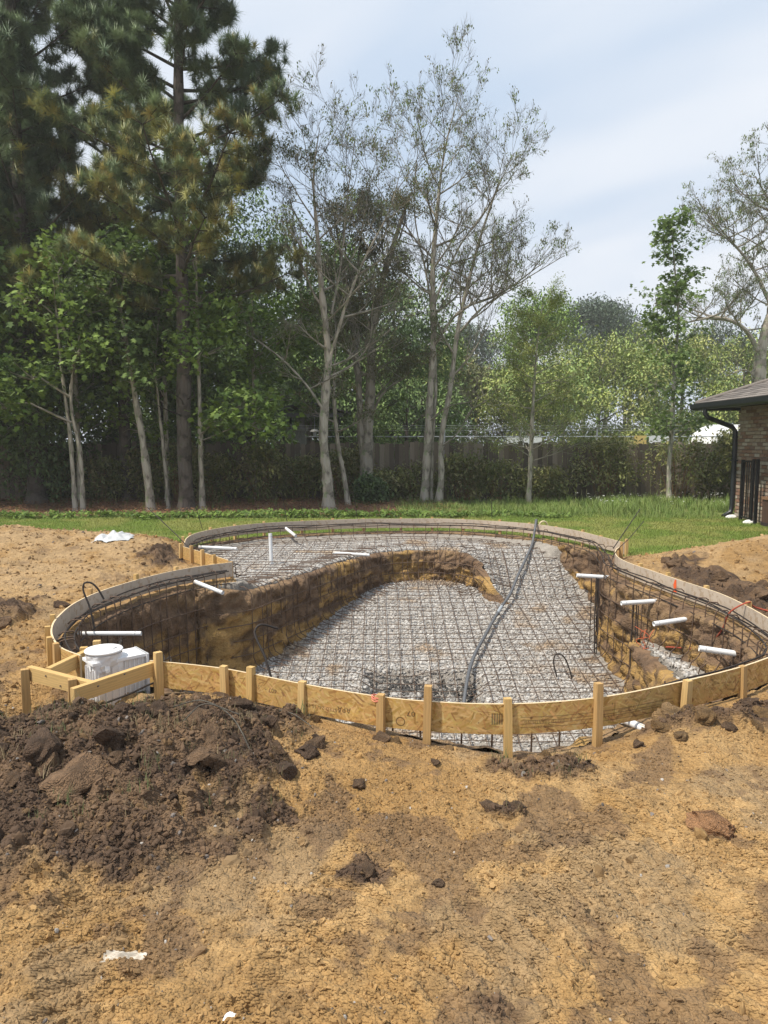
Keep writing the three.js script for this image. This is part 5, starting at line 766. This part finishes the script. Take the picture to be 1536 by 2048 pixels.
// ---- pines
function pine(label, pos, h, base, reach, o = {}) {
  const t = thing('pine_tree', label, 'tree', pos, 0, o.group), tr = new GB(), br = new GB(), spots = [], r0 = o.r ?? 0.2, lean = o.lean ?? 0;
  stemTube(tr, [[0, -0.1, 0, r0 * 1.25], [lean * 0.05, 0.5, 0, r0], [lean * 0.3, h * 0.35, 0, r0 * 0.85], [lean * 0.6, h * 0.65, 0.1, r0 * 0.55], [lean, h, 0, 0.03]], 10);
  for (let y = base; y < h - 0.3; y += rr(0.3, 0.55) * (o.gap ?? 1)) {
    const f = (y - base) / (h - base), n = Math.floor(rr(2.2, 4.4)), a0 = rr(0, 6.28);
    for (let k = 0; k < n; k++) {
      const az = a0 + k * 6.28 / n + rr(-0.4, 0.4), L = reach * (o.prof ? o.prof(f) : mix(1, 0.3, f ** 1.2)) * rr(0.6, 1.1), el = mix(0.05, 0.75, f) + rr(-0.1, 0.2), p = V(lean * (y / h), y, 0), d = V(Math.cos(az) * Math.cos(el), Math.sin(el), Math.sin(az) * Math.cos(el)), pts = [p.clone()], m = 6;
      for (let q = 1; q <= m; q++) { d.y += 0.035; d.x += rr(-0.08, 0.08); d.z += rr(-0.08, 0.08); d.normalize(); pts.push(pts[q - 1].clone().addScaledVector(d, L / m)); }
      br.tube(pts, pts.map((_, q) => mix(0.05, 0.012, q / m) * (0.5 + L / reach * 0.6)), 5, false);
      const gp = clamp(1.25 - f / ((o.gold ?? 0.01) * 2.2)) * 0.75;
      for (let q = 2; q <= m; q++) for (let s = 0; s < (q === m ? 4 : 3); s++) {
        const sd = V(-d.z, rr(0.0, 0.5), d.x).multiplyScalar(s % 2 ? 1 : -1).addScaledVector(d, rr(0.2, 0.9)).normalize(), l2 = L * rr(0.14, 0.32) * (1.15 - 0.5 * q / m), e = pts[q].clone().addScaledVector(sd, l2); e.y += 0.12 * l2;
        br.tube([pts[q], e], [0.012, 0.005], 3, false);
        const cnt = o.dense ?? 3; for (let c = 0; c < cnt; c++) { const u = pts[q].clone().lerp(e, rr(0.45, 1.05)); spots.push([u.x + rr(-0.14, 0.14), u.y + rr(-0.05, 0.14), u.z + rr(-0.14, 0.14), rr(0.75, 1.2) * (o.s ?? 1), null, rnd() < gp ? PAL.pineGold : PAL.pine]); }
      }
    }
  }
  for (let k = 0; k < (o.stubs ?? 7); k++) { const y = rr(1.8, base), az = rr(0, 6.28), L = rr(0.4, 1.4), p = V(lean * y / h, y, 0); br.tube([p, p.clone().add(V(Math.cos(az) * L * 0.6, L * 0.1, Math.sin(az) * L * 0.6)), p.clone().add(V(Math.cos(az + 0.3) * L, L * 0.3, Math.sin(az + 0.3) * L))], [0.022, 0.014, 0.005], 4, false); }
  part('trunk', tr.geo(), BARK.pine, t); part('branches', br.geo(), BARK.dark, t); crown(t, o.geo ?? GEO.tuft, PAL.pine, spots, NEEDLE); return t;
}
setSeed(2002);
pine('big dark-barked pine with golden lower boughs standing on pine straw', [-4.95, gy(-5, -17.6), -17.6], 15.5, 4.9, 3.9, { r: 0.165, gold: 0.17, dense: 5, gap: 0.95, prof: (f) => (f < 0.12 ? 0.85 : mix(1.0, 0.5, f)) * rr(0.65, 1.1), lean: 0.25 });
pine('second pine with dense dark crown, left of the big pine'.replace(', left of', ' beside'), [-9.6, gy(-9, -19.5), -19.5], 17, 3.6, 3.2, { r: 0.2, gold: 0.14, dense: 3, gap: 1.15, s: 1.2 });
pine('pine with a low golden bough over the young saplings', [-7.4, gy(-7, -20.4), -20.4], 15, 4.0, 2.4, { r: 0.15, gold: 0.3, dense: 3, gap: 1.2, s: 1.15 });
for (const [x, z, h, b, r] of [[-12.8, -24, 18, 4, 3.2], [-15.5, -20, 17, 2.5, 3.0]]) pine('dark pine deep in the wood beyond the plank fence', [x, -0.2, z], h, b, r, { r: 0.22, dense: 3, geo: GEO.bigtuft, s: 1.25, group: 'pines deep in the wood' });
// ---- leafy trees built as clumps of foliage carried by limbs
function leafy(name, label, pos, h, lobes, per, geos, pal, o = {}) {
  const t = thing(name, label, o.cat || 'tree', pos, 0, o.group), tr = new GB(), br = new GB(), spots = [], r0 = o.r ?? 0.1, lx = o.lean ?? 0;
  (o.stems || [[[0, -0.1, 0, r0 * 1.2], [lx * 0.2, h * 0.25, 0, r0], [lx * 0.6, h * 0.6, 0, r0 * 0.6], [lx, h * 0.95, 0, 0.012]]]).forEach((s) => stemTube(tr, s, 7));
  for (const [cx, cy, cz, rx, ry] of lobes) {
    const y0 = Math.min(h * 0.8, Math.max(h * 0.15, cy - ry)), b = V(lx * y0 / h, y0, 0), e = V(cx, cy, cz); br.tube([b, b.clone().lerp(e, 0.5).add(V(rr(-0.2, 0.2), rr(0, 0.3), rr(-0.2, 0.2))), e], [r0 * 0.35, r0 * 0.22, 0.008], 5, false);
    for (let k = 0; k < 5; k++) { const q = e.clone().add(V(rr(-1, 1) * rx * 0.8, rr(-0.6, 0.8) * ry, rr(-1, 1) * rx * 0.8)); br.tube([e.clone().lerp(b, 0.25), e.clone().lerp(q, 0.5).add(V(rr(-0.1, 0.1), rr(-0.1, 0.1), 0)), q], [0.018, 0.011, 0.004], 4, false); }
    const n = Math.round(per * rx * rx * (ry + 0.3)); 
    for (let k = 0; k < n; k++) { let u = V(rr(-1, 1), rr(-1, 1), rr(-1, 1)); if (u.lengthSq() > 1) { k--; continue; } const l = u.length(); u.multiplyScalar(Math.pow(l, -0.45)); if (fbm((cx + u.x * rx) * 1.8 + pos[0] * 3, (cy + u.y * ry) * 1.8 + (cz + u.z * rx) * 1.3, 3) < (o.gap ?? 0.4)) continue; spots.push([cx + u.x * rx, cy + u.y * ry, cz + u.z * rx, rr(0.7, 1.25) * (o.s ?? 1)]); }
  }
  part('trunk', tr.geo(), o.bark || BARK.grey, t); part('branches', br.geo(), o.bark || BARK.grey, t); crown(t, geos, pal, spots, geos === GEO.far ? FARLEAF : LEAF); return t;
}
const ball = (n, cx, cy, rx, ry, l0, l1) => Array.from({ length: n }, () => { const a = rr(0, 6.28), q = Math.sqrt(rnd()), y = rr(-1, 1); return [cx + Math.cos(a) * q * rx * Math.sqrt(1 - y * y * 0.7), cy + y * ry, Math.sin(a) * q * rx * Math.sqrt(1 - y * y * 0.7), rr(l0, l1), rr(l0, l1) * 0.75]; });
setSeed(3003);
leafy('maple_sapling', 'slim grey sapling with bright lobed leaves close beside the big pine', [-4.55, gy(-4.5, -17.7), -17.7], 7.2, [[0.3, 3.9, 0.7, 0.85, 0.5], [1.3, 2.6, 0.9, 0.8, 0.45], [1.95, 2.1, 0.9, 0.6, 0.35], [0.6, 2.2, 0.6, 0.55, 0.3], [0.1, 5.2, 0.2, 0.7, 0.6], [-0.1, 6.6, 0, 0.6, 0.6], [0.9, 4.7, 0.5, 0.5, 0.4]], 105, GEO.lobed, PAL.maple, { r: 0.06, bark: BARK.pale, gap: 0.36, s: 0.95 });
leafy('maple_sapling', 'leaning grey sapling with dull leaves standing alone on pine straw', [-5.75, gy(-5.7, -17.5), -17.5], 6.4, [[-0.4, 4.2, 0.3, 0.7, 0.5], [-0.9, 5.4, 0.2, 0.8, 0.6], [-0.2, 3.3, 0.5, 0.5, 0.3], [-0.6, 6.3, 0, 0.6, 0.5]], 90, GEO.lobed, PAL.mid, { r: 0.085, lean: -0.75, bark: BARK.pale });
leafy('maple_sapling', 'very thin pale sapling just behind the leaning grey one', [-5.45, gy(-5.5, -17.9), -17.9], 4.6, [[-0.3, 3.8, 0.1, 0.5, 0.4], [-0.1, 4.6, 0.1, 0.5, 0.4]], 80, GEO.lobed, PAL.mid, { r: 0.045, lean: -0.3, bark: BARK.pale });
leafy('maple_sapling', 'pale sapling with twin stems and light leaves at the bed edge', [-7.55, gy(-7.5, -17.3), -17.3], 6.2, [[-0.9, 3.3, 0.5, 0.8, 0.5], [-1.6, 2.6, 0.6, 0.7, 0.4], [0.5, 3.9, 0.4, 0.7, 0.5], [-0.2, 4.8, 0.2, 0.9, 0.6], [0.7, 4.9, 0, 0.6, 0.5], [0.0, 6.0, 0, 0.8, 0.6]], 100, GEO.lobed, PAL.maple, { bark: BARK.pale, gap: 0.38, stems: [[[0, 0, 0, 0.06], [-0.05, 1.8, 0, 0.05], [-0.2, 3.6, 0, 0.03], [-0.3, 5.8, 0, 0.01]], [[0.2, 0, 0.05, 0.06], [0.18, 1.4, 0, 0.05], [0.0, 2.8, 0, 0.035], [0.4, 4.8, 0, 0.01]]] });
for (const [l, x, z, h, pal] of [['broad leafy tree filling the wood edge at the end of the fence', -10.4, -18.4, 7.5, PAL.mid], ['tall green tree behind the saplings at the bed edge', -8.6, -22.6, 9.5, PAL.dark], ['full green tree behind the big pine', -5.9, -23.2, 11, PAL.mid], ['bright green tree crown between the big pine and the tall pale tree', -3.0, -28.5, 10.4, PAL.mid], ['dark green tree showing through the forked tree', 0.4, -29, 8.6, PAL.dark], ['dense green tree behind the shelter', -3.4, -30, 11.5, PAL.dark], ['green tree beyond the fence behind the leaning sapling', -7.6, -27.5, 13, PAL.dark], ['rounded green tree beyond the fence behind the twin-stemmed tree', 2.1, -31, 7.2, PAL.mid]])
  leafy('leafy_tree', l, [x, -0.2, z], h, ball(15, 0, h * 0.58, h * 0.27, h * 0.38, 0.8, 1.35), 34, z > -24 ? GEO.lobed : GEO.far, pal, { r: 0.13, gap: 0.41, s: z > -24 ? 1.25 : 1, bark: BARK.grey });
for (const [l, x, z, h] of [['leafy tree filling in behind the twin-stemmed pale sapling', -8.4, -19.6, 8.2], ['leafy tree spreading between the big pine and the fence', -6.1, -20.0, 7.6], ['leafy tree closing the gap beside the dark shelter', -3.7, -20.4, 6.4], ['leafy tree at the wooded end of the lawn', -11.6, -19.8, 7.4]]) leafy('leafy_tree', l, [x, -0.2, z], h, ball(13, 0, h * 0.62, h * 0.26, h * 0.34, 0.6, 1.05), 46, GEO.lobed, PAL.maple, { r: 0.07, gap: 0.42, s: 1.1, bark: BARK.pale });
for (const [x, z, h] of [[-13, -18.3, 4.6], [-12.2, -21.5, 6], [-9.5, -20, 3.6], [-6.8, -21.9, 5], [-4.2, -22.4, 5.2], [-0.6, -24.2, 4.6], [0.8, -25, 4.2], [-11, -24.5, 7], [-8.8, -25.5, 7.5], [-5.2, -27.5, 8], [-1.2, -28.6, 6.6], [-14.5, -25, 8]]) leafy('understory_tree', 'low shaded tree in the dense wood about the plank fence', [x, -0.2, z], h, ball(9, 0, h * 0.55, h * 0.34, h * 0.4, 0.6, 1.1), 40, GEO.far, pick([PAL.dark, PAL.mid]), { r: 0.07, gap: 0.38, s: 0.9, bark: BARK.dark, group: 'understory trees of the wood' });
for (const [x, z, h] of [[-17, -33, 9], [-13.5, -36, 10], [-10.5, -33, 9], [-7.5, -36, 10], [-4.8, -34, 9], [-2.2, -37, 9.5], [-0.2, -34, 7], [-16, -29, 8], [-19, -27, 9], [1.4, -40, 7.5]]) leafy('wood_tree', 'bushy tree closing the view at the back of the wood', [x, -0.2, z], h, ball(13, 0, h * 0.48, h * 0.32, h * 0.46, 1.0, 1.6), 22, GEO.far, pick([PAL.dark, PAL.mid]), { r: 0.12, gap: 0.33, s: 1.3, bark: BARK.dark, group: 'trees at the back of the wood' });
console.log('left wood');
// ---- trees far behind the fence on the open side
setSeed(4004);
leafy('round_tree', 'mid-green round-topped tree rising over the spring thicket behind the cypress', [8.2, -0.2, -40], 9.8, ball(16, 0, 7.0, 2.0, 2.3, 0.8, 1.4), 26, GEO.far, PAL.maple, { r: 0.2, gap: 0.38, s: 1.15 });
for (const [x, z, h] of [[1.8, -36, 6.4], [4.2, -38, 6.2], [6.4, -35, 5.6], [9.0, -36, 5.8], [11.4, -38, 7.2], [13.6, -36, 6.6], [16.2, -39, 7.4], [18.5, -37, 7.0], [20.8, -41, 7.6], [3.0, -43, 7.4], [14.8, -44, 8.8], [23.4, -40, 7.0], [10.0, -45, 7.8], [26, -44, 8]]) leafy('thicket_tree', 'pale spring-green tree of the thicket beyond the steel fence', [x, -0.2, z], h, ball(15, 0, h * 0.52, h * 0.36, h * 0.42, 0.8, 1.4), 24, GEO.far, rnd() < 0.75 ? PAL.spring : PAL.olive, { r: 0.12, gap: 0.37, s: 1.15, group: 'spring thicket beyond the steel fence' });
for (const [x, z, h, l] of [[17.8, -64, 15.2, 'distant pine with a rounded dark head above the thicket'], [20.4, -66, 14.6, 'distant pine with a rounded dark head above the thicket'], [29.5, -64, 12.4, 'distant dark tree beside the tall budding tree'], [8.5, -66, 13, 'distant bluish tree behind the round-topped one'], [24, -70, 14, 'distant pine half hidden by the glossy sapling']]) leafy('distant_pine', l, [x, -0.3, z], h, ball(12, 0, h * 0.76, h * 0.17, h * 0.2, 1.0, 1.8), 17, GEO.far, PAL.far, { r: 0.2, gap: 0.4, s: 1.6, group: 'distant trees above the thicket' });
// ---- shrubs along the fence
setSeed(5005);
{
  const shrub = (x, z, h, w, pal, label, dense, group) => { const t = thing('fence_shrub', label, 'shrub', [x, -0.2, z], 0, group), br = new GB(), spots = []; for (let k = 0; k < 22; k++) { const a = rr(0, 6.28), q = rr(0, 0.28) * w, e = rr(0.25, 1) * w, hh = h * rr(0.6, 1); br.tube([V(Math.cos(a) * q, 0, Math.sin(a) * q * 0.6), V(Math.cos(a) * (q + e) * 0.45, hh * 0.6, Math.sin(a) * e * 0.25), V(Math.cos(a) * (q + e * 0.75), hh, Math.sin(a) * e * 0.4)], [0.012, 0.009, 0.003], 4, false); }
    for (let k = 0; k < dense; k++) { const a = rr(0, 6.28), y = Math.pow(rnd(), 0.62), q = Math.sqrt(rnd()) * w * (0.45 + 0.65 * Math.sin(Math.min(1, y * 1.2) * 2.6)); if (fbm(x * 3 + Math.cos(a) * q * 2, y * 5, 3) < 0.36) continue; spots.push([Math.cos(a) * q, h * (0.12 + 0.95 * y), Math.sin(a) * q * 0.6, rr(0.6, 1.15)]); }
    part('stems', br.geo(), BARK.caneM ??= MS({ color: C(0.24, 0.14, 0.07), roughness: 0.9 }), t); crown(t, GEO.long, pal, spots, LEAF, 'foliage'); };
  for (let x = -9.4; x < 12.4; x += rr(0.95, x > 4 ? 2.0 : 1.45)) { const big = x > 4.6; shrub(x, -20.35 + rr(-0.2, 0.35), (big ? 1.6 : 1.5) * rr(0.55, 1.1), big ? 1.0 : 0.72, PAL.bamboo, 'olive cane shrub growing along the plank fence', big ? 200 : 180, 'cane shrubs along the plank fence'); }
  shrub(10.1, -19.6, 1.9, 1.25, PAL.bamboo, 'largest bushy shrub before the fence next to the house', 560); shrub(-0.35, -19.5, 0.75, 0.35, PAL.dark, 'small dark evergreen bush at the foot of the forked tree', 300);
}
// ---- grass, weeds and bedding plants
{
  setSeed(6006);
  const bladeGeo = (n, h, w, s) => { setSeed(s); const g = new GB(); for (let k = 0; k < n; k++) { const a = rr(0, 6.28), x = rr(-0.05, 0.05), z = rr(-0.05, 0.05), b = rr(0.15, 0.7), H = h * rr(0.5, 1.1), dx = Math.cos(a), dz = Math.sin(a), q = [[-w, 0, 0], [w, 0, 0], [-w * 0.7, 0.55, 0.35], [w * 0.7, 0.55, 0.35], [0, 1, 1]].map(([sd, t, o]) => g.v(x - dz * sd + dx * o * b * H, t * H * (1 - 0.25 * b * t), z + dx * sd + dz * o * b * H, dx * -0.4, 0.8, dz * -0.4)); g.tri(q[0], q[1], q[2]); g.tri(q[1], q[3], q[2]); g.tri(q[2], q[3], q[4]); } return g.geo(); };
  const lawnG = [1, 2].map((k) => bladeGeo(12, 0.055, 0.0035, 70 + k)), weedG = [1, 2].map((k) => bladeGeo(11, 0.3, 0.006, 80 + k)), herb = [1, 2].map((k) => leafCluster(9, 0.10, 0.1, false, 90 + k, -0.3)), flower = leafCluster(5, 0.03, 0.04, false, 95, 0);
  setSeed(6007);
  const lay = (name, label, geos, n, area, ok, h, pal, sc) => { const holder = new THREE.Group(); holder.name = name; holder.userData = { label, kind: 'stuff' }; scene.add(holder); const per = geos.map(() => [[], []]); for (let k = 0; k < n; k++) { const x = rr(area[0], area[1]), z = rr(area[2], area[3]); if (!ok(x, z)) continue; const c = pal(x, z), v = rr(0.75, 1.25), i = Math.floor(rnd() * geos.length); per[i][0].push(M4(x, fullY(x, z) + h, z, new THREE.Quaternion().setFromAxisAngle(UP, rr(0, 6.28)), sc(x, z) * rr(0.7, 1.3))); per[i][1].push(C(c[0] * v, c[1] * v, c[2] * v)); } per.forEach(([m, c], i) => m.length && instanced('blades', geos[i], LEAF, m, holder, c)); };
  const bed = (x, z) => z < -15.5 + 0.9 * (fbm(x * 0.8, 3, 3) - 0.5) && x < 0.4;
  const grassPal = (x, z) => lerp3([0.21, 0.29, 0.055], [0.32, 0.34, 0.095], ss(0.4, 0.65, fbm(x * 1.4, z * 1.4, 3)));
  lay('grass', 'short mown lawn grass behind the excavation', lawnG, 90000, [-11, 10.5, -17, -9.6], (x, z) => dirtZone(x, z) < -0.05 && poolD(x, z) < -0.04 && !(x > 7.75 && z < -14.8) && !bed(x, z) && z > -16.2 + 0.4 * noise(x, 2), 0, grassPal, () => 1);
  lay('tall_grass', 'tall unmown grass and weeds at the back of the lawn', weedG, 15000, [-11, 10.5, -20.4, -14.9], (x, z) => !(x > 7.6 && z > -17 ) && !(x > 7.75 && z > -22 && x > 9.5) && (x > 0.3 ? (z < -15.0 && rnd() < ss(-20.4, -17, z) * 0.8 + 0.25) : (z > -15.9 && z < -15.2) || rnd() < 0.04) && rnd() < 0.35 + 1.2 * fbm(x * 1.1 + 6, z * 1.1, 3) * 0.8, -0.01, (x, z) => lerp3([0.16, 0.26, 0.055], [0.27, 0.32, 0.10], rnd()), (x, z) => (x > 5 ? 1.0 : 0.7) * (0.25 + 1.3 * fbm(x * 1.3, z * 1.3 + 5, 3)) * mix(0.35, 1, ss(-15, -16.4, z)));
  lay('ground_cover', 'low leafy ground cover edging the straw bed', herb, 3600, [-11, 4, -17.2, -14.9], (x, z) => Math.abs(z + 15.7 + 0.9 * (fbm(x * 0.8, 3, 3) - 0.5)) < 0.45 * fbm(x * 0.7 + 3, 8, 3) + 0.06, 0.05, () => pick(PAL.maple), () => 1.0);
  lay('wild_flowers', 'scattered small white wild flowers in the tall grass', [flower], 70, [5, 9.5, -19, -16], () => true, 0.32, () => [0.8, 0.8, 0.76], () => 1);
  const litter = leafCluster(6, 0.05, 0.16, false, 97, 0); lay('leaf_litter', 'brown pine straw and dead leaves on the shaded bed', [litter], 12000, [-11, 2, -20.8, -15.6], (x, z) => bed(x, z) || x < 2, 0.03, () => pick([[0.34, 0.16, 0.075], [0.24, 0.115, 0.06], [0.4, 0.23, 0.12], [0.15, 0.085, 0.05]]), () => 1);
  // dry grass tufts and roots caught in the topsoil heap
  const dry = bladeGeo(14, 0.09, 0.0016, 99); lay('dry_grass', 'dry grass wisps and roots caught in the turned topsoil', [dry], 420, [-2.4, 1.3, -4.0, -2.7], (x, z) => darkSoil(x, z) > 0.5, -0.01, () => pick([[0.2, 0.17, 0.09], [0.12, 0.09, 0.05], [0.1, 0.13, 0.05], [0.3, 0.24, 0.14]]), () => 0.8);
  const tw = (label, pts) => solid('fallen_twig', tubeGeo(catmull(pts.map(([x, z, dy]) => V(x, fullY(x, z) + dy, z)), 18), 0.0035, 5), BARK.grey, label, 'twig');
  setSeed(8); tw('long thin pale root arching over the topsoil heap', [[-1.15, -3.75, 0.03], [-0.95, -3.6, 0.07], [-0.75, -3.4, 0.04], [-0.62, -3.22, 0.01]]); tw('crooked grey twig on the shoulder of the topsoil heap', [[-0.98, -3.35, 0.06], [-0.9, -3.42, 0.08], [-0.72, -3.42, 0.04]]); tw('thin dry twig lying before the front board', [[-0.6, -3.9, 0.02], [-0.5, -3.82, 0.03], [-0.4, -3.76, 0.02]]);
}
console.log('plants; leaf sprays', leafTotal);
renderer.render(scene, camera);
